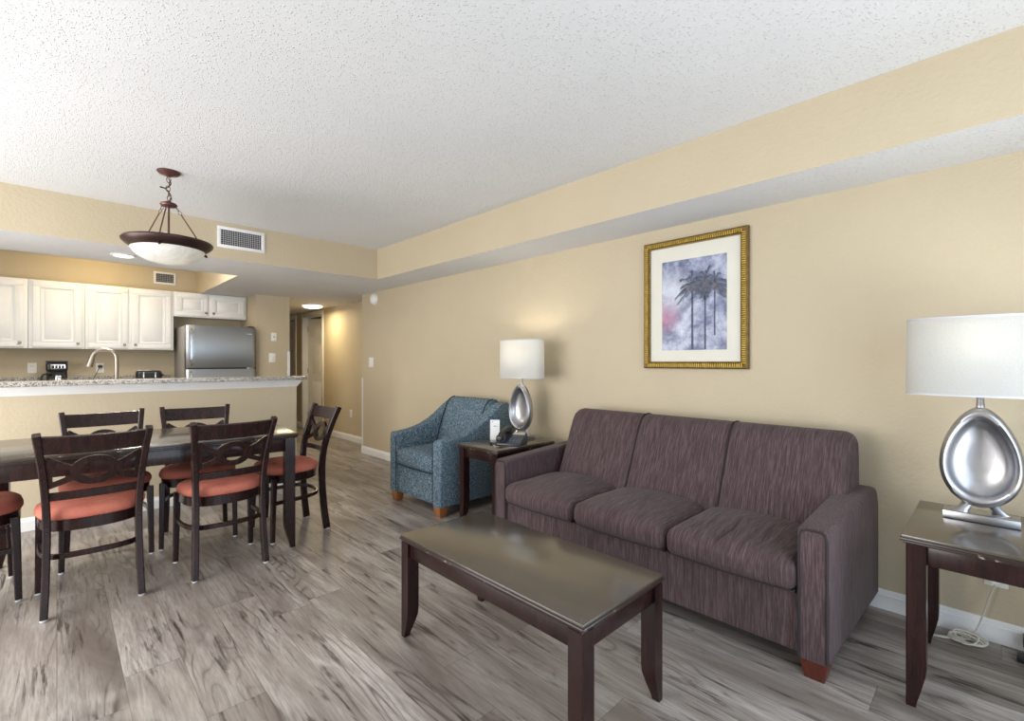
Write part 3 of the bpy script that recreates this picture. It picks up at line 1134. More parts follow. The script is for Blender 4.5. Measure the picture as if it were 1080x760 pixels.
# air vents
def vent(label, x0, x1, z0, z1, y, nx, nz, mgn):
    t = thing('air_vent', label, 'vent', ((x0 + x1) / 2, y, z0))
    a0, a1, c0, c1 = x0 + mgn, x1 - mgn, z0 + mgn, z1 - mgn
    mb = MB()
    for p, q, r, s in ((x0, x1, c1, z1), (x0, x1, z0, c0), (x0, a0, c0, c1), (a1, x1, c0, c1)):
        mb.box(p, q, y - 0.012, y - 0.0005, r, s, 0.003)
    obj('frame', mb, M['white'], t, True)
    obj('backing', MB().box(a0, a1, y - 0.002, y - 0.0005, c0, c1), M['ventdark'], t, True)
    mb = MB()
    for k in range(1, nx):
        xx = a0 + (a1 - a0) * k / nx
        mb.box(xx - 0.0014, xx + 0.0014, y - 0.010, y - 0.003, c0, c1)
    for k in range(1, nz):
        zz = c0 + (c1 - c0) * k / nz
        mb.box(a0, a1, y - 0.009, y - 0.004, zz - 0.0013, zz + 0.0013)
    obj('grille', mb, M['ventblade'], t, True)
    return t


vent('wide white air vent on the ceiling beam beside the pendant light', 0.995, 1.372, 2.212, 2.398, BEAM_Y, 18, 8, 0.028)
vent('small white air vent high on the kitchen wall above the cabinets', 0.895, 1.13, 2.225, 2.385, KY, 11, 5, 0.025)

# ceiling lights
t = thing('recessed_downlight', 'round recessed downlight glowing in the dropped kitchen ceiling', 'ceiling light', (0.40, 5.11, DROP))
mb = MB()
mb.lathe([(0.085, -0.0005), (0.086, -0.006), (0.070, -0.010), (0.066, -0.004), (0.066, -0.0005)], (0.40, 5.11, DROP), 36)
obj('trim_ring', mb, M['white'], t, True)
mb = MB()
mb.lathe([(0.066, -0.002), (0.06, -0.0055), (0, -0.006)], (0.40, 5.11, DROP), 30)
obj('lens', mb, M['lens'], t, True)
area('downlight_lamp', (0.40, 5.11, DROP - 0.014), (0, 0, 0), 0.1, 0.1, 22, (1.0, 0.92, 0.78))

HLX, HLY = 2.88, 7.47
t = thing('hall_ceiling_light', 'round flush ceiling light glowing in the hallway', 'ceiling light', (HLX, HLY, DROP))
mb = MB()
mb.lathe([(0.155, -0.0005), (0.158, -0.012), (0.150, -0.02), (0.14, -0.02)], (HLX, HLY, DROP), 40)
obj('base_ring', mb, M['white'], t, True)
mb = MB()
mb.lathe([(0.148, -0.018), (0.145, -0.035), (0.12, -0.052), (0.07, -0.062), (0, -0.065)], (HLX, HLY, DROP), 40)
obj('glass_bowl', mb, M['halllens'], t, True)
area('hall_lamp', (HLX, HLY, DROP - 0.07), (0, 0, 0), 0.25, 0.25, 13, (1.0, 0.82, 0.50))

# smoke detector
t = thing('smoke_detector', 'round white smoke detector high at the end of the right wall', 'detector', (WX, 5.56, 2.02))
mb = MB()
mb.lathe([(0.072, -0.0005), (0.072, -0.012), (0.066, -0.018)], (WX, 5.56, 2.02), 36, axis='x')
obj('base', mb, M['plastic'], t, True)
mb = MB()
mb.lathe([(0.064, -0.016), (0.062, -0.032), (0.05, -0.044), (0.03, -0.048), (0, -0.049)], (WX, 5.56, 2.02), 36, axis='x')
obj('cover', mb, M['white'], t, True)

# pendant light
PX, PY = 0.514, 3.687
t = thing('pendant_light', 'bronze bowl pendant light with alabaster glass hanging above the dining table', 'pendant light', (PX, PY, CEIL))
mb = MB()
mb.lathe([(0.063, -0.0005), (0.064, -0.006), (0.052, -0.018), (0.022, -0.026), (0.010, -0.034), (0.0, -0.036)], (PX, PY, CEIL), 32)
obj('canopy', mb, M['copper'], t, True)
mb = MB()
zz = CEIL - 0.040
k = 0
while zz > 2.255:
    ax = (1, 0, 0) if k % 2 == 0 else (0, 1, 0)
    off = 0.004 * sin(k * 2.1)
    mb.ring((PX + off, PY, zz - 0.012), 0.011, 0.0026, ax, (0, 0, 1), 16, 7, 1.7)
    zz -= 0.0295
    k += 1
obj('chain', mb, M['copper'], t, True)
mb = MB()
mb.tube([(PX - 0.002, PY, CEIL - 0.04), (PX + 0.012, PY + 0.004, 2.36), (PX - 0.012, PY - 0.004, 2.325), (PX - 0.04, PY - 0.01, 2.325), (PX - 0.045, PY - 0.01, 2.321),
         (PX - 0.012, PY, 2.318), (PX + 0.012, PY + 0.004, 2.28), (PX, PY, 2.24)], 0.003, 8, 5)
obj('cord', mb, M['bronze'], t, True)
mb = MB()
mb.lathe([(0.0, 2.245), (0.014, 2.244), (0.018, 2.236), (0.040, 2.232), (0.047, 2.222), (0.042, 2.212), (0.020, 2.206), (0.0, 2.204)], (PX, PY, 0), 32)
obj('hub', mb, M['copper'], t, True)
RIM_Z = 1.985
mb = MB()
mb.tube([(PX, PY, 2.206), (PX, PY, RIM_Z - 0.02)], 0.006, 10)
obj('stem', mb, M['copper'], t, True)
for k in range(3):
    a = radians(8 + 120 * k)
    p0 = Vector((PX + 0.042 * cos(a), PY + 0.042 * sin(a), 2.214))
    p1 = Vector((PX + 0.190 * cos(a), PY + 0.190 * sin(a), RIM_Z + 0.002))
    d = (p1 - p0).normalized()
    mb = MB()
    sd = Vector((-sin(a), cos(a), 0))
    mb.ring(p0 + d * 0.012, 0.009, 0.002, sd, d, 14, 6, 1.4)
    mb.ring(p0 + d * 0.036, 0.009, 0.002, sd.cross(d), d, 14, 6, 1.4)
    mb.tube([p0 + d * 0.048, p1], 0.0042, 8)
    obj('rod', mb, M['copper'], t, True)
mb = MB()
mb.lathe([(0.205, RIM_Z + 0.006), (0.236, RIM_Z + 0.004), (0.243, RIM_Z - 0.006), (0.240, RIM_Z - 0.016), (0.222, RIM_Z - 0.034),
          (0.192, RIM_Z - 0.055), (0.186, RIM_Z - 0.052), (0.188, RIM_Z - 0.044), (0.215, RIM_Z - 0.02), (0.222, RIM_Z - 0.006), (0.205, RIM_Z + 0.002)], (PX, PY, 0), 56)
rmo = obj('rim', mb, M['bronze'], t, True)
for k in range(3):
    a = radians(-110 + 120 * k)
    mb = MB()
    p = Vector((PX + 0.207 * cos(a), PY + 0.207 * sin(a), RIM_Z - 0.050))
    q = Vector((cos(a), sin(a), -0.7)).normalized()
    mb.tube([p, p + q * 0.014, p + q * 0.018], [0.009, 0.006], 10)
    obj('thumb_screw', mb, M['bronze'], rmo, True)
mb = MB()
bowl = []
for k in range(10):
    a = pi / 2 * k / 9
    bowl.append((0.198 * cos(a), RIM_Z - 0.040 - 0.102 * sin(a)))
inner = [(max(r - 0.006, 0), z + 0.005) for r, z in bowl][::-1]
mb.lathe([(0.192, RIM_Z - 0.034)] + bowl + inner + [(0.186, RIM_Z - 0.034)], (PX, PY, 0), 48)
obj('glass_bowl', mb, M['alabaster'], t, True)
mb = MB()
mb.hull([(PX - 0.028, PY - 0.03, 2.0), (PX - 0.008, PY - 0.03, 2.0), (PX - 0.008, PY - 0.029, 2.0), (PX - 0.028, PY - 0.029, 2.0)],
        [(PX - 0.028, PY - 0.012, 2.045), (PX - 0.008, PY - 0.012, 2.045), (PX - 0.008, PY - 0.011, 2.045), (PX - 0.028, PY - 0.011, 2.045)])
obj('paper_tag', mb, M['paper'], t, True)
point('pendant_bulb', (PX + 0.03, PY - 0.02, RIM_Z - 0.035), 60, (1.0, 0.93, 0.82), 0.035)


# ------------------------------------------------------------------ dark wood tables
def dark_table(name, label, cat, loc, lx, ly, h, rz=0.0, leg=0.055, apron=0.07, inset=0.012, topt=0.022, flare=0.1):
    t = thing(name, label, cat, loc, rz)
    hx, hy = lx / 2, ly / 2
    mb = MB()
    mb.box(-hx + 0.005, hx - 0.005, -hy + 0.005, hy - 0.005, h - topt * 0.45, h, 0.0012)
    obj('tabletop', mb, M['woodtop'], t)
    mb = MB()
    mb.box(-hx, hx, -hy, hy, h - topt * 0.95, h - topt * 0.42, 0.004)
    mb.box(-hx + 0.008, hx - 0.008, -hy + 0.008, hy - 0.008, h - topt * 1.35, h - topt * 0.9, 0.003)
    obj('edge_moulding', mb, M['worn'], t)
    zt = h - topt * 1.32
    ax, ay = hx - inset, hy - inset
    for s in (-1, 1):
        mb = MB()
        y0 = s * (ay - 0.012)
        mb.box(-ax + leg, ax - leg, min(y0, y0 - s * 0.02), max(y0, y0 - s * 0.02), zt - apron, zt, 0.002)
        obj('apron', mb, M['wood'], t)
        mb = MB()
        x0 = s * (ax - 0.012)
        mb.box(min(x0, x0 - s * 0.02), max(x0, x0 - s * 0.02), -ay + leg, ay - leg, zt - apron, zt, 0.002)
        obj('apron', mb, M['wood'], t)
    for sx in (-1, 1):
        for sy in (-1, 1):
            mb = MB()
            loops = []
            for z, k in ((0.0, 0.50), (flare * 0.15, 0.54), (flare * 0.55, 0.76), (flare, 0.97), (flare * 1.3, 1.0), (zt, 1.0)):
                # outer faces straight, inner faces sweep back toward the foot
                xo, yo = sx * ax, sy * ay
                w = leg * k
                c = 0.004
                q = [(xo - sx * c, yo), (xo, yo - sy * c), (xo, yo - sy * w), (xo - sx * w, yo - sy * w), (xo - sx * w, yo)]
                loops.append([(a, b, z) for a, b in q])
            mb.loft(loops)
            obj('leg', mb, M['wood'], t)
    return t


dark_table('dining_table', 'long dark wood dining table with chipped edge below the pendant light', 'table',
           (0.435, 3.668, 0), 1.49, 0.82, 0.75, radians(-4.5), 0.062, 0.085, 0.016, 0.024, 0.13)
dark_table('coffee_table', 'low rectangular espresso coffee table with chipped edges in front of the sofa', 'table',
           (1.338, 1.343, 0), 0.485, 1.02, 0.45, 0.0, 0.056, 0.065, 0.006, 0.022, 0.10)
dark_table('end_table', 'dark wood end table between the blue armchair and the sofa, holding the telephone', 'table',
           (2.47, 2.605, 0), 0.608, 0.45, 0.605, 0.0, 0.055, 0.07, 0.012, 0.022, 0.12)
dark_table('end_table', 'dark wood end table at the right edge, beyond the near sofa arm', 'table',
           (2.455, -0.04, 0), 0.60, 0.56, 0.605, 0.0, 0.055, 0.07, 0.016, 0.022, 0.12)


# ------------------------------------------------------------------ dining chairs
def post_xy(z):
    tb = ((0.0, 0.182, -0.205), (0.2, 0.175, -0.182), (0.43, 0.172, -0.172), (0.6, 0.178, -0.188), (0.75, 0.190, -0.232), (0.885, 0.205, -0.285))
    for a, b in zip(tb, tb[1:]):
        if z <= b[0]:
            f = (z - a[0]) / (b[0] - a[0])
            return a[1] + (b[1] - a[1]) * f, a[2] + (b[2] - a[2]) * f
    return tb[-1][1:]


def back_y(x, z):
    px, py = post_xy(z)
    return py - 0.022 * (1 - (x / px) ** 2)


def seat_pt(a, s):
    ca, sa = cos(a), sin(a)
    k = (abs(ca) ** 2.7 + abs(sa) ** 2.7) ** (-1 / 2.7)
    x, y = ca * k, sa * k
    return x * (0.218 + 0.018 * y) * s, 0.012 + y * 0.195 * s


def strip2d(mb, pts, w, th, smooth=6):
    """flat bar drawn in the plane of the back: pts are (x, z)"""
    P = catmull([(p[0], p[1], 0) for p in pts], smooth)
    k = len(P)
    loops = []
    for i in range(k):
        tt = (P[min(i + 1, k - 1)] - P[max(i - 1, 0)]).normalized()
        n = Vector((-tt.y, tt.x, 0))
        ww = w if not isinstance(w, (list, tuple)) else w[0] + (w[1] - w[0]) * i / (k - 1)
        a, b = P[i] + n * ww / 2, P[i] - n * ww / 2
        loops.append([(a.x, back_y(a.x, a.y) - th / 2, a.y), (a.x, back_y(a.x, a.y) + th / 2, a.y), (b.x, back_y(b.x, b.y) + th / 2, b.y), (b.x, back_y(b.x, b.y) - th / 2, b.y)])
    mb.loft(loops)


def make_chair(label, loc, rz):
    t = thing('dining_chair', label, 'chair', loc, rz, 'ring-back dining chairs around the table')
    # upholstered pad
    N = 40
    mb = MB()
    lv = ((0.90, 0.447), (0.975, 0.450), (1.0, 0.461), (1.0, 0.474), (0.975, 0.489), (0.90, 0.500), (0.72, 0.509), (0.4, 0.515), (0.02, 0.517))
    mb.loft([[(*seat_pt(2 * pi * i / N, s), z) for i in range(N)] for s, z in lv])
    obj('seat', mb, M['red'], t, smooth=60)
    mb = MB()
    mb.loft([[(*seat_pt(2 * pi * i / N, s), z) for i in range(N)] for s, z in ((0.93, 0.392), (0.95, 0.396), (0.95, 0.446), (0.6, 0.446))])
    obj('seat_frame', mb, M['wood'], t)
    for s in (-1, 1):
        mb = MB()
        pts = [(s * a, b, z) for z, (a, b) in ((z, post_xy(z)) for z in (0.010, 0.2, 0.43, 0.6, 0.75, 0.885))]
        mb.bar(pts, 0.030, (0.046, 0.038), (1, 0, 0), 5)
        lg = obj('rear_leg', mb, M['wood'], t)
        gl = MB()
        a, b = post_xy(0)
        gl.lathe([(0.012, 0.0), (0.015, 0.004), (0.015, 0.013)], (s * a, b, 0), 12)
        obj('glide', gl, M['glide'], lg)
        mb = MB()
        mb.bar([(s * 0.207, 0.176, 0.010), (s * 0.203, 0.170, 0.25), (s * 0.200, 0.164, 0.43)], (0.027, 0.036), (0.027, 0.036), (1, 0, 0), 3)
        lg = obj('front_leg', mb, M['wood'], t)
        gl = MB()
        gl.lathe([(0.011, 0.0), (0.013, 0.004), (0.013, 0.013)], (s * 0.207, 0.176, 0), 12)
        obj('glide', gl, M['glide'], lg)
        bl = MB()
        for z in (0.405, 0.43):
            bl.lathe([(0.004, -0.0015), (0.004, 0.0), (0, 0.0)], (s * 0.172, -0.197, z), 8, axis='y')
        obj('bolt', bl, M['bronze'], t)
    # horseshoe stretcher
    mb = MB()
    st = [(-0.203, 0.155, 0.265), (-0.200, 0.02, 0.268), (-0.178, -0.09, 0.272), (-0.13, -0.155, 0.276), (0, -0.178, 0.278),
          (0.13, -0.155, 0.276), (0.178, -0.09, 0.272), (0.200, 0.02, 0.268), (0.203, 0.155, 0.265)]
    mb.bar(st, 0.026, 0.016, (0, 0, 1), 5)
    obj('stretcher', mb, M['wood'], t)
    # rails
    mb = MB()
    mb.bar([(x, back_y(x, 0.83), 0.832 - 0.004 * (1 - (x / 0.2) ** 2)) for x in (-0.196, -0.13, -0.065, 0, 0.065, 0.13, 0.196)], 0.088, 0.020, (0, -0.33, 1), 4)
    obj('top_rail', mb, M['wood'], t)
    mb = MB()
    mb.bar([(x, back_y(x, 0.575), 0.575) for x in (-0.176, -0.09, 0, 0.09, 0.176)], 0.038, 0.018, (0, -0.1, 1), 4)
    obj('lower_rail', mb, M['wood'], t)
    # ring and bow-tie splat
    mb = MB()
    zc, ro, ri, th = 0.692, 0.070, 0.040, 0.017
    loops = []
    for i in range(37):
        a = 2 * pi * i / 36
        q = []
        for r, sgn in ((ro, -1), (ro, 1), (ri, 1), (ri, -1)):
            x, z = r * cos(a) * 1.34, zc + r * sin(a) * 1.04
            q.append((x, back_y(x, z) + sgn * th / 2, z))
        loops.append(q)
    mb.loft(loops, True, False)
    for s in (-1, 1):
        strip2d(mb, [(s * 0.070, zc + 0.016), (s * 0.098, zc + 0.024), (s * 0.130, zc + 0.042), (s * 0.176, zc + 0.074)], (0.029, 0.026), 0.015)
        strip2d(mb, [(s * 0.070, zc - 0.024), (s * 0.098, zc - 0.036), (s * 0.130, zc - 0.050), (s * 0.172, zc - 0.066)], (0.029, 0.026), 0.015)
        strip2d(mb, [(s * 0.163, zc - 0.068), (s * 0.166, zc), (s * 0.172, zc + 0.076)], 0.026, 0.015)
    obj('ring_splat', mb, M['wood'], t)
    return t


ch = make_chair('ring-back chair with its back to us, near the left edge, below the coffee maker', (0.137, 3.315, 0), radians(0))
dup(ch, (0.726, 3.29, 0), radians(1), 'ring-back chair with its back to us, beside the right front corner of the dining table')
dup(ch, (1.205, 3.575, 0), pi / 2 + radians(1.5), 'red-seated chair seen side-on at the right short end of the dining table')
dup(ch, (0.712, 3.90, 0), radians(172.5), 'ring-back chair on the bar side facing us, the one nearer the refrigerator')
dup(ch, (0.225, 3.912, 0), radians(180), 'ring-back chair on the bar side facing us, half hidden behind the leftmost back-turned chair')
dup(ch, (-0.337, 3.655, 0), radians(-84), 'chair at the left end of the table cut off by the photo edge')

# ------------------------------------------------------------------ sofa
SX0, SX1 = 2.05, 2.885
t = thing('sofa', 'dark plum three-seat sofa against the yellow wall behind the coffee table', 'sofa', (2.45, 1.35, 0))
mb = MB()
mb.rbox(2.068, 2.80, 0.525, 2.182, 0.088, 0.320, 0.012, 10)
obj('base', mb, M['sofa'], t, True)


def arm_profile(x0, x1, zf, zr):
    pr = [(x0, 0.085), (x0, zf - 0.03), (x0 + 0.006, zf - 0.010), (x0 + 0.022, zf)]
    for k in range(1, 8):
        f = k / 8
        pr.append((x0 + 0.022 + (x1 - 0.10 - x0 - 0.022) * f, zf + (zr - zf) * f))
    pr += [(x1 - 0.10, zr), (x1 - 0.05, zr - 0.008), (x1 - 0.018, zr - 0.035), (x1, zr - 0.10), (x1, 0.085)]
    return pr


for y0, y1, sk in ((2.174, 2.276, 0.0), (0.430, 0.535, -0.030)):
    mb = MB()

    def to(v, sk=sk, y0=y0, y1=y1):
        f = (v.x - SX0) / (SX1 - SX0)
        outer = (y1 - v.y) / (y1 - y0) if sk < 0 else 0
        b = 0.006 * sin(pi * min(1, max(0, (v.z - 0.085) / 0.5)))
        return Vector((v.x, v.y + sk * f * outer + (b if v.y > (y0 + y1) / 2 else -b), v.z))
    mb.pillow_loft(arm_profile(SX0, SX1, 0.586, 0.622), y0, y1, 0.018, 0.018, 5, 5, to)
    a = obj('arm', mb, M['sofaarm'], t, True, 60)
    mb = MB()
    e = 0.006
    ol_ = [(SX0 + 0.0015, y0 + e, 0.09), (SX0 + 0.0015, y0 + e, 0.54), (SX0 + 0.006, y0 + 0.014, 0.571), (SX0 + 0.008, y0 + 0.03, 0.577),
           (SX0 + 0.008, y1 - 0.03, 0.577), (SX0 + 0.006, y1 - 0.014, 0.571), (SX0 + 0.0015, y1 - e, 0.54), (SX0 + 0.0015, y1 - e, 0.09)]
    mb.tube(ol_, 0.0055, 8)
    obj('piping', mb, M['piping'], a, True)

cw = (2.178 - 0.532) / 3
for k in range(3):
    y0 = 0.532 + cw * k + 0.002
    y1 = 0.532 + cw * (k + 1) - 0.002
    dark = (k == 0)

    def fn(p, y0=y0, y1=y1, k=k):
        yc = (y0 + y1) / 2
        q = p.copy()
        # soft slump and, on the nearest cushion, gathered folds running back from the front edge
        q.z += 0.004 * mnoise.noise(Vector((p.x * 6, p.y * 6, k * 3.1)))
        if k == 0 and p.z > 0.37:
            u = (p.y - yc - 0.01) / 0.17
            w = math.exp(-u * u) * math.exp(-((p.x - 2.08) / 0.21) ** 2)
            ph = (p.y - yc) * 2 * pi / 0.047 + (p.x - 2.0) * 10 + 1.3 * sin(p.x * 21)
            q.z += 0.013 * w * sin(ph) * (0.6 + 0.4 * sin(ph * 0.37))
            q.x += 0.004 * w * sin(ph)
        return q
    mb = MB()
    mb.rbox(2.028, 2.62, y0, y1, 0.322, 0.445, 0.045, 72 if dark else 24, (0.016, 0.002, 0.040), fn, 1.0 if dark else 0.75)
    c = obj('seat_cushion', mb, M['sofa'], t, True, 60)
    mb = MB()
    zz = 0.334
    mb.tube([(2.10, y0 + 0.006, zz), (2.05, y0 + 0.012, zz), (2.038, y0 + 0.035, zz - 0.002), (2.030, (y0 + y1) / 2, zz - 0.004), (2.038, y1 - 0.035, zz - 0.002), (2.05, y1 - 0.012, zz), (2.10, y1 - 0.006, zz)], 0.0032, 7, 4)
    obj('piping', mb, M['piping'], c, True)

bp = [(2.475, 0.40), (2.505, 0.47), (2.545, 0.56), (2.59, 0.66), (2.628, 0.75), (2.655, 0.81), (2.685, 0.853), (2.725, 0.875), (2.77, 0.880),
      (2.815, 0.872), (2.85, 0.85), (2.872, 0.81), (2.884, 0.74), (2.888, 0.60), (2.888, 0.40), (2.888, 0.12), (2.70, 0.12), (2.60, 0.25)]
BK0 = 0.470
bw3 = (2.135 - BK0) / 3
for k in range(3):
    y0, y1 = BK0 + bw3 * k, BK0 + bw3 * (k + 1)
    mb = MB()

    def to(v, k=k):
        # the back spreads a little toward its foot
        q = v.copy()
        if v.z < 0.86:
            if k == 0 and v.y < 0.60:
                q.y -= 0.0
        return q
    mb.pillow_loft(bp, y0, y1, 0.05 if k == 0 else 0.010, 0.05 if k == 2 else 0.010, 6, 8, to)
    bo = obj('back_cushion', mb, M['sofa'], t, True, 60)
    if k < 2:
        mb = MB()
        mb.tube([(x - 0.001, y1, z + 0.001) for x, z in bp[:13]], 0.0045, 8, 2)
        obj('seam', mb, M['piping'], bo, True)
for sx in (0, 1):
    for y in (0.485, 2.225):
        x = 2.115 if sx == 0 else 2.82
        mb = MB()
        w0, w1 = 0.034, 0.050
        mb.hull([(x + a * w0, y + b * w0, 0.0) for a, b in ((-1, -1), (1, -1), (1, 1), (-1, 1))],
                [(x + a * w1, y + b * w1, 0.088) for a, b in ((-1, -1), (1, -1), (1, 1), (-1, 1))], 0.003)
        obj('foot', mb, M['foot'], t, True)

# ------------------------------------------------------------------ armchair
t = thing('armchair', 'blue tweed armchair with sweeping arms and orange wood feet beside the end table', 'armchair', (2.5, 3.36, 0))
AY0, AY1 = 2.975, 3.745
ap = [(2.12, 0.085), (2.12, 0.57), (2.126, 0.590), (2.142, 0.600), (2.20, 0.604), (2.27, 0.612), (2.34, 0.624), (2.42, 0.648), (2.50, 0.684), (2.58, 0.732),
      (2.65, 0.785), (2.71, 0.828), (2.755, 0.852), (2.80, 0.862), (2.85, 0.858), (2.875, 0.84), (2.885, 0.80), (2.885, 0.50), (2.885, 0.085)]
for y0, y1 in ((AY0, AY0 + 0.112), (AY1 - 0.108, AY1)):
    mb = MB()
    mb.pillow_loft(ap, y0, y1, 0.016, 0.016, 5, 4)
    a = obj('arm', mb, M['tweed'], t, True, 60)
    mb = MB()
    yi = y1 - 0.004 if y0 < 3 else y0 + 0.004
    mb.tube([(2.1185, yi, 0.09), (2.1185, yi, 0.57)], 0.003, 7)
    obj('piping', mb, M['bluepiping'], a, True)
mb = MB()
mb.rbox(2.135, 2.80, AY0 + 0.11, AY1 - 0.106, 0.088, 0.325, 0.012, 8)
obj('base', mb, M['tweed'], t, True)
mb = MB()
mb.rbox(2.118, 2.66, AY0 + 0.112, AY1 - 0.108, 0.322, 0.468, 0.04, 18, (0.014, 0.0, 0.018))
c = obj('seat_cushion', mb, M['tweed'], t, True, 60)
mb = MB()
zz = 0.335
mb.tube([(2.17, AY0 + 0.118, zz), (2.135, AY0 + 0.13, zz), (2.122, AY0 + 0.17, zz - 0.003), (2.118, 3.36, zz - 0.004), (2.122, AY1 - 0.166, zz - 0.003), (2.135, AY1 - 0.126, zz), (2.17, AY1 - 0.112, zz)], 0.0045, 7, 4)
obj('piping', mb, M['bluepiping'], c, True)
cp = [(2.53, 0.40), (2.555, 0.50), (2.585, 0.60), (2.62, 0.70), (2.655, 0.79), (2.685, 0.845), (2.72, 0.876), (2.765, 0.888), (2.81, 0.880), (2.84, 0.855),
      (2.86, 0.80), (2.865, 0.60), (2.865, 0.2), (2.70, 0.2), (2.60, 0.3)]
mb = MB()
mb.pillow_loft(cp, AY0 + 0.105, AY1 - 0.100, 0.022, 0.022, 5, 8)
bo = obj('back_cushion', mb, M['tweed'], t, True, 60)
for yy in (AY0 + 0.113, AY1 - 0.108):
    mb = MB()
    mb.tube([(x - 0.006, yy, z) for x, z in cp[:8]], 0.005, 8, 3)
    obj('piping', mb, M['bluepiping'], bo, True)
for x in (2.165, 2.84):
    for y in (AY0 + 0.062, AY1 - 0.062):
        mb = MB()
        w0, w1 = 0.030, 0.044
        mb.hull([(x + a * w0, y + b * w0, 0.0) for a, b in ((-1, -1), (1, -1), (1, 1), (-1, 1))],
                [(x + a * w1, y + b * w1, 0.088) for a, b in ((-1, -1), (1, -1), (1, 1), (-1, 1))], 0.003)
        obj('foot', mb, M['oak'], t, True)


# ------------------------------------------------------------------ table lamps
def egg(a, s=1.0):
    """egg outline in (y, z): wide near the bottom, about 0.24 wide and 0.385 tall"""
    z = sin(a)
    y = cos(a)
    w = 0.116 * (1 - 0.20 * z - 0.05 * z * z)
    return y * w * s, 0.193 * z * s


def table_lamp(label, loc, power):
    t = thing('table_lamp', label, 'lamp', loc, 0, 'silver egg table lamps')
    mb = MB()
    mb.box(-0.046, 0.046, -0.106, 0.106, 0.001, 0.030, 0.002)
    obj('base', mb, M['silver'], t)
    mb = MB()
    N, zc = 72, 0.246
    lv = [(0.0, 0.036, 0), (0.45, 0.040, 0), (0.75, 0.036, 0), (0.90, 0.026, 0), (0.97, 0.013, 0), (1.0, -0.004, 0), (0.985, -0.022, 0), (0.94, -0.034, 0), (0.88, -0.038, 0),
          (0.81, -0.033, -0.002), (0.765, -0.022, -0.003), (0.755, -0.018, -0.003), (0.70, -0.004, -0.003), (0.55, 0.010, -0.003), (0.3, 0.017, -0.003), (0.0, 0.019, -0.003)]
    loops = []
    for s, x, dz in lv:
        loops.append([(x, egg(2 * pi * i / N, max(s, 0.002))[0], zc + dz + egg(2 * pi * i / N, max(s, 0.002))[1]) for i in range(N)])
    mb.loft(loops)
    obj('egg_body', mb, M['silver'], t, smooth=50)
    for s in (-1, 1):
        mb = MB()
        loops = []
        for f, w, d in ((0.0, 0.030, 0.016), (0.25, 0.020, 0.013), (0.55, 0.018, 0.012), (1.0, 0.026, 0.014)):
            cyy = s * (0.060 - 0.036 * f)
            cxx = -0.022 * s * (1 - f)
            zz = 0.029 + 0.044 * f
            loops.append([(cxx + d * cos(2 * pi * i / 16), cyy + w * sin(2 * pi * i / 16), zz + (0.004 * 0)) for i in range(16)])
        mb.loft(loops)
        obj('foot', mb, M['silver'], t, smooth=60)
    mb = MB()
    mb.lathe([(0.013, 0.43), (0.0125, 0.45), (0.0115, 0.452), (0.0115, 0.52), (0.018, 0.525), (0.018, 0.57), (0.006, 0.575), (0.006, 0.585)], (0, 0, 0), 18)
    obj('stem', mb, M['silver'], t)
    # oval drum shade, open top and bottom
    mb = MB()
    pr = [(1.0, 0.483), (0.985, 0.785), (0.975, 0.785), (0.99, 0.483)]
    loops = []
    for s, z in pr + pr[:1]:
        lp = []
        for i in range(64):
            a = 2 * pi * i / 64
            ca, sa = cos(a), sin(a)
            k = (abs(ca) ** 2.3 + abs(sa) ** 2.3) ** (-1 / 2.3)
            lp.append((0.105 * s * ca * k, 0.222 * s * sa * k, z))
        loops.append(lp)
    mb.loft(loops, True, False)
    sh_ = obj('lamp_shade', mb, M['shade'], t, smooth=60)
    for z0, z1, s in ((0.481, 0.489, 1.004), (0.780, 0.788, 0.990)):
        mb = MB()
        loops = []
        for q, z in ((s, z0), (s, z1), (s - 0.022, z1), (s - 0.022, z0), (s, z0)):
            lp = []
            for i in range(64):
                a = 2 * pi * i / 64
                ca, sa = cos(a), sin(a)
                k = (abs(ca) ** 2.3 + abs(sa) ** 2.3) ** (-1 / 2.3)
                lp.append((0.105 * q * ca * k, 0.222 * q * sa * k, z))
            loops.append(lp)
        mb.loft(loops, True, False)
        obj('shade_tape', mb, M['shadetrim'], sh_, smooth=60)
    mb = MB()
    for a0 in (0, pi):
        mb.tube([(0, 0, 0.58), (0, cos(a0) * 0.214, 0.775)], 0.002, 6)
    obj('harp', mb, M['nickel'], t)
    mb = MB()
    mb.lathe([(0.012, 0.572), (0.014, 0.59), (0.029, 0.62), (0.032, 0.645), (0.022, 0.668), (0, 0.676)], (0, 0, 0), 18)
    obj('bulb', mb, M['lens'], t)
    point('lamp_bulb_light', (loc[0], loc[1], loc[2] + 0.70), power, (1.0, 0.90, 0.74), 0.03)
    return t


table_lamp('silver egg lamp with white shade on the end table between armchair and sofa', (2.69, 2.665, 0.605), 4)
table_lamp('large silver egg lamp with white shade on the end table at the right edge', (2.562, 0.042, 0.605), 1.3)

# ------------------------------------------------------------------ telephone and card
ph = thing('telephone', 'dark corded desk telephone on the end table in front of the egg lamp', 'telephone', (2.45, 2.53, 0.6055), radians(-62))
mb = MB()
mb.hull([(-0.10, -0.10, 0.001), (0.10, -0.10, 0.001), (0.10, 0.10, 0.001), (-0.10, 0.10, 0.001)],
        [(-0.095, -0.092, 0.022), (0.095, -0.092, 0.022), (0.095, 0.09, 0.070), (-0.095, 0.09, 0.070)], 0.006)
bd = obj('base', mb, M['navy'], ph)


def on_slope(y):
    return 0.0225 + (y + 0.092) * 0.048 / 0.182


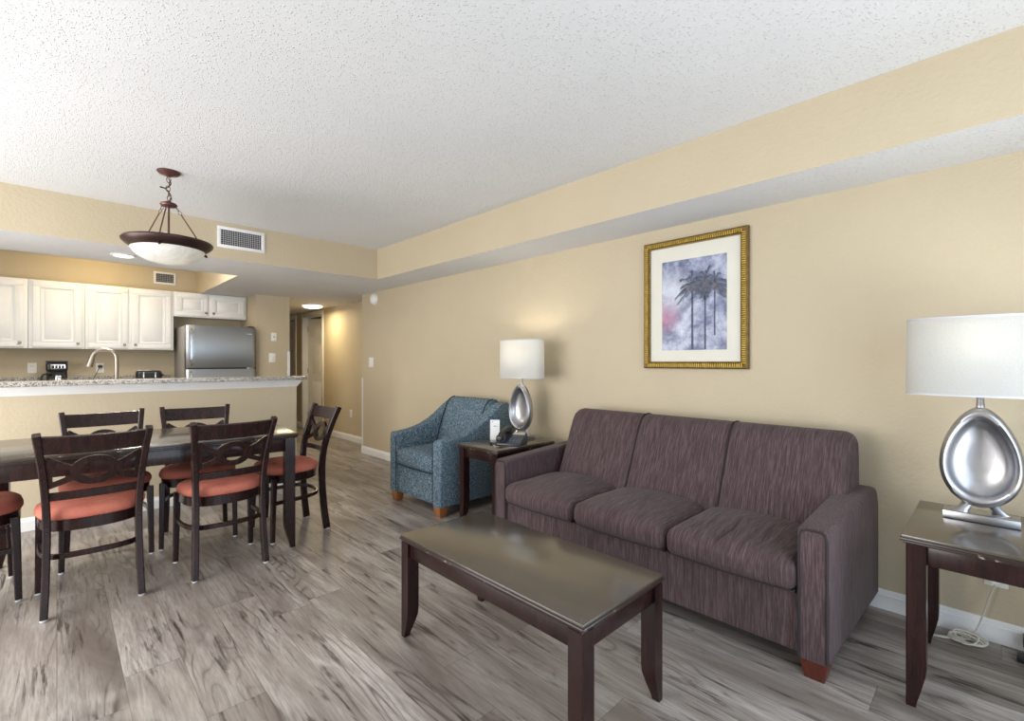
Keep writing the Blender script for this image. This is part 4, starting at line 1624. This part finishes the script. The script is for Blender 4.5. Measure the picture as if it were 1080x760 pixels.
mb = MB()
for i in range(3):
    for j in range(4):
        x0, y0 = 0.0 + i * 0.026, -0.07 + j * 0.026
        mb.box(x0, x0 + 0.019, y0, y0 + 0.017, on_slope(y0) - 0.004, on_slope(y0) + 0.006, 0.002)
for j in range(5):
    x0, y0 = 0.078, -0.075 + j * 0.024
    mb.box(x0, x0 + 0.012, y0, y0 + 0.014, on_slope(y0) - 0.004, on_slope(y0) + 0.005, 0.0015)
obj('keypad', mb, M['key'], bd)
mb = MB()
mb.hull([(-0.005, 0.05, on_slope(0.05)), (0.085, 0.05, on_slope(0.05)), (0.085, 0.08, on_slope(0.08)), (-0.005, 0.08, on_slope(0.08))],
        [(-0.005, 0.05, on_slope(0.05) + 0.002), (0.085, 0.05, on_slope(0.05) + 0.002), (0.085, 0.08, on_slope(0.08) + 0.002), (-0.005, 0.08, on_slope(0.08) + 0.002)])
obj('faceplate', mb, M['cord'], bd)
mb = MB()
mb.bar([(-0.058, -0.105, 0.060), (-0.058, -0.05, 0.085), (-0.058, 0.0, 0.097), (-0.058, 0.055, 0.105), (-0.058, 0.105, 0.104)], 0.036, 0.022, (1, 0, 0), 5)
mb.rbox(-0.084, -0.032, -0.125, -0.073, 0.030, 0.075, 0.014, 7)
mb.rbox(-0.084, -0.032, 0.068, 0.120, 0.068, 0.115, 0.014, 7)
obj('handset', mb, M['black'], ph)
mb = MB()
co = []
for i in range(150):
    f = i / 149
    a = f * 2 * pi * 17
    b = f * pi * 1.35
    cxx, cyy = -0.105 - 0.03 * sin(b), -0.125 + 0.10 * f
    co.append((cxx + 0.0065 * cos(a), cyy, 0.0085 + 0.0065 * sin(a)))
mb.tube(co, 0.0022, 5)
obj('coiled_cord', mb, M['black'], ph)

cd = thing('tent_card', 'small white folded card standing on the end table beside the telephone', 'card', (2.475, 2.745, 0.6055), radians(-46))
mb = MB()
mb.hull([(-0.037, -0.022, 0.001), (0.037, -0.022, 0.001), (0.037, -0.021, 0.001), (-0.037, -0.021, 0.001)],
        [(-0.037, -0.001, 0.155), (0.037, -0.001, 0.155), (0.037, 0.0, 0.155), (-0.037, 0.0, 0.155)])
mb.hull([(-0.037, 0.021, 0.001), (0.037, 0.021, 0.001), (0.037, 0.022, 0.001), (-0.037, 0.022, 0.001)],
        [(-0.037, 0.0, 0.155), (0.037, 0.0, 0.155), (0.037, 0.001, 0.155), (-0.037, 0.001, 0.155)])
cc = obj('card', mb, M['paper'], cd)
mb = MB()


def cardy(z):
    return -0.0218 + 0.021 * z / 0.155 - 0.0012


for x0, x1, z0, z1 in ((-0.022, -0.014, 0.136, 0.144), (-0.012, 0.022, 0.103, 0.1055), (-0.004, 0.006, 0.108, 0.112)):
    mb.hull([(x0, cardy(z0), z0), (x1, cardy(z0), z0), (x1, cardy(z1), z1), (x0, cardy(z1), z1)],
            [(x0, cardy(z0) + 0.0008, z0), (x1, cardy(z0) + 0.0008, z0), (x1, cardy(z1) + 0.0008, z1), (x0, cardy(z1) + 0.0008, z1)])
obj('print', mb, M['print'], cc)

# ------------------------------------------------------------------ framed print
PY0, PY1, PZ0, PZ1 = 1.012, 1.694, 1.174, 2.022
pyc, pzc = (PY0 + PY1) / 2, (PZ0 + PZ1) / 2
t = thing('framed_picture', 'palm tree print with cream mat in a ribbed gold frame above the sofa', 'picture', (WX, pyc, pzc))
FW = 0.045
mb = MB()
hy, hz = (PY1 - PY0) / 2, (PZ1 - PZ0) / 2
prof = ((0.0, 0.002), (0.0, 0.022), (0.008, 0.030), (0.014, 0.030), (0.034, 0.018), (0.040, 0.022), (0.045, 0.020), (0.045, 0.002))
loops = []
for sy, sz in ((-1, -1), (1, -1), (1, 1), (-1, 1), (-1, -1)):
    loops.append([(-d, sy * (hy - u), sz * (hz - u)) for u, d in prof])
mb.loft(loops, True, False)
fo = obj('frame', mb, M['golddark'], t)
mb = MB()
ny, nz = 48, 60
for s in (-1, 1):
    for k in range(ny):
        yy = -hy + 0.03 + (2 * hy - 0.06) * (k + 0.5) / ny
        mb.rbox(-0.033, -0.014, yy - 0.0048, yy + 0.0048, s * (hz - 0.023) - 0.013, s * (hz - 0.023) + 0.013, 0.0045, 2)
    for k in range(nz):
        zz = -hz + 0.03 + (2 * hz - 0.06) * (k + 0.5) / nz
        mb.rbox(-0.033, -0.014, s * (hy - 0.023) - 0.013, s * (hy - 0.023) + 0.013, zz - 0.0048, zz + 0.0048, 0.0045, 2)
obj('beading', mb, M['gold'], fo)
my, mz0, mz1 = 0.213, -0.305, 0.285     # print half width and extent
iy, iz = hy - FW + 0.004, hz - FW + 0.004
mb = MB()
for a0, a1, c0, c1 in ((-iy, iy, mz1, iz), (-iy, iy, -iz, mz0), (-iy, -my, mz0, mz1), (my, iy, mz0, mz1)):
    mb.box(-0.009, -0.004, a0, a1, c0, c1)
obj('mat_board', mb, M['mat'], t)
pr_ = obj('print', MB().box(-0.006, -0.003, -my, my, mz0, mz1), M['art'], t)
tr = MB()
lf = MB()
rng = random.Random(3)
# local +y runs to the left of the print as seen
for px, ptop, w in ((0.005, 0.105, 0.013), (-0.078, 0.125, 0.010), (-0.138, 0.100, 0.008)):
    pb = mz0 + (0.004 if px > -0.1 else 0.09)
    tr.hull([(-0.0075, px - w * 0.55, pb), (-0.0075, px + w * 0.55, pb), (-0.006, px + w * 0.55, pb), (-0.006, px - w * 0.55, pb)],
            [(-0.0075, px - w * 0.4, ptop), (-0.0075, px + w * 0.4, ptop), (-0.006, px + w * 0.4, ptop), (-0.006, px - w * 0.4, ptop)])
    n = 13
    for k in range(n):
        a = radians(-28 + 236 * k / (n - 1) + rng.uniform(-6, 6))
        L = rng.uniform(0.095, 0.145) * (0.9 if px < -0.1 else 1.05)
        pts = []
        for j in range(11):
            f = j / 10
            pts.append((px + cos(a) * L * f * 0.95, ptop + sin(a) * L * f * (1.35 - 0.55 * f) - 0.055 * f * f * (0.2 + abs(cos(a)))))
        layer = -0.0075 - 0.0003 * (k % 4)

        def tri(A, B, Cc):
            b_ = lf.bm
            q = [(max(-my + 0.002, min(my - 0.002, p[0])), p[1]) for p in (A, B, Cc)]
            v1 = [b_.verts.new((layer, *p)) for p in q]
            v0 = [b_.verts.new((-0.0058, *p)) for p in q]
            lf.face(v1)
            lf.face(v0[::-1])
            for i in range(3):
                lf.face((v1[i], v0[i], v0[(i + 1) % 3], v1[(i + 1) % 3]))
        for j in range(10):
            f = j / 10
            P0, P1 = Vector(pts[j]), Vector(pts[j + 1])
            dv = (P1 - P0)
            q = Vector((-dv.y, dv.x)).normalized()
            w_ = 0.0022 * (1 - f) + 0.0007
            tri(P0 - q * w_, P1, P0 + q * w_)
            ll = 0.028 * sin(pi * min(1.0, 0.25 + 0.7 * f)) * rng.uniform(0.7, 1.2)
            for s_ in (-1, 1):
                for h_ in (0.0, 0.5):
                    Q0 = P0 + dv * h_
                    tip = Q0 + dv.normalized() * ll * 0.75 + q * s_ * ll * 0.45 + Vector((0, -ll * 0.42))
                    tri(Q0, Q0 + dv * 0.32, tip)
    ht = MB()
    for k in range(7):
        a = rng.uniform(0, 2 * pi)
        rr = 0.013 if k else 0.0
        c0 = (px + cos(a) * rr, ptop - 0.012 + sin(a) * rr * 1.3)
        ht.lathe([(0.0, -0.0088), (0.009, -0.0087), (0.010, -0.006)], (0, c0[0], c0[1]), 9, axis='x')
    obj('palm_heart', ht, M['palmheart'], pr_)
bmesh.ops.recalc_face_normals(lf.bm, faces=lf.bm.faces[:])
obj('palm_trunk', tr, M['palmtrunk'], pr_)
obj('palm_leaf', lf, M['palmleaf'], pr_)

# ------------------------------------------------------------------ cords under the near end table
t = thing('lamp_cord', 'cream lamp cord coiled on the floor behind the near end table', 'cord', (2.84, 0.08, 0))
mb = MB()
mb.rbox(2.885, 2.925, -0.015, 0.02, 0.262, 0.295, 0.008, 5)
obj('plug', mb, M['plastic'], t, True)
mb = MB()
mb.tube([(2.90, 0.0, 0.27), (2.893, 0.02, 0.20), (2.88, 0.05, 0.08), (2.865, 0.075, 0.02), (2.84, 0.10, 0.006)], 0.0035, 8, 6)
obj('wire', mb, M['cord'], t, True)
mb = MB()
pts = []
for i in range(140):
    f = i / 139
    a = 2 * pi * 6.5 * f
    rr = 0.022 + 0.008 * sin(5 * f * pi)
    pts.append((2.835 + rr * cos(a) * 1.15 + 0.010 * sin(7.3 * f * pi), 0.085 + 0.062 * sin(a) * (0.75 + 0.25 * sin(9 * f)), 0.005 + 0.030 * abs(sin(4.3 * f * pi)) * (0.5 + 0.5 * cos(a)) + 0.004 * (1 + cos(a * 0.5))))
mb.tube(pts, 0.0035, 6)
mb.tube([(2.83, 0.13, 0.008), (2.80, 0.19, 0.006), (2.785, 0.235, 0.006), (2.80, 0.17, 0.006), (2.84, 0.10, 0.010)], 0.0035, 6, 6)
obj('coil', mb, M['cord'], t, True)

t = thing('power_strip', 'black power strip on the floor at the lower right edge', 'power strip', (2.80, -0.20, 0))
mb = MB()
mb.rbox(2.79, 2.84, -0.32, -0.058, 0.002, 0.032, 0.008, 6)
bd = obj('body', mb, M['black'], t, True)
mb = MB()
for k in range(4):
    mb.box(2.80, 2.83, -0.29 + k * 0.055, -0.26 + k * 0.055, 0.030, 0.034, 0.001)
obj('socket', mb, M['key'], bd, True)
t2 = thing('power_adapter', 'black plug-in adapter low on the wall at the right edge', 'adapter', (2.915, -0.1, 0))
mb = MB()
mb.rbox(2.862, 2.919, -0.15, -0.078, 0.03, 0.085, 0.010, 6)
obj('body', mb, M['black'], t2, True)
mb = MB()
mb.tube([(2.875, -0.11, 0.035), (2.86, -0.12, 0.012), (2.85, -0.2, 0.006), (2.865, -0.33, 0.006)], 0.004, 6, 5)
obj('wire', mb, M['black'], t2, True)
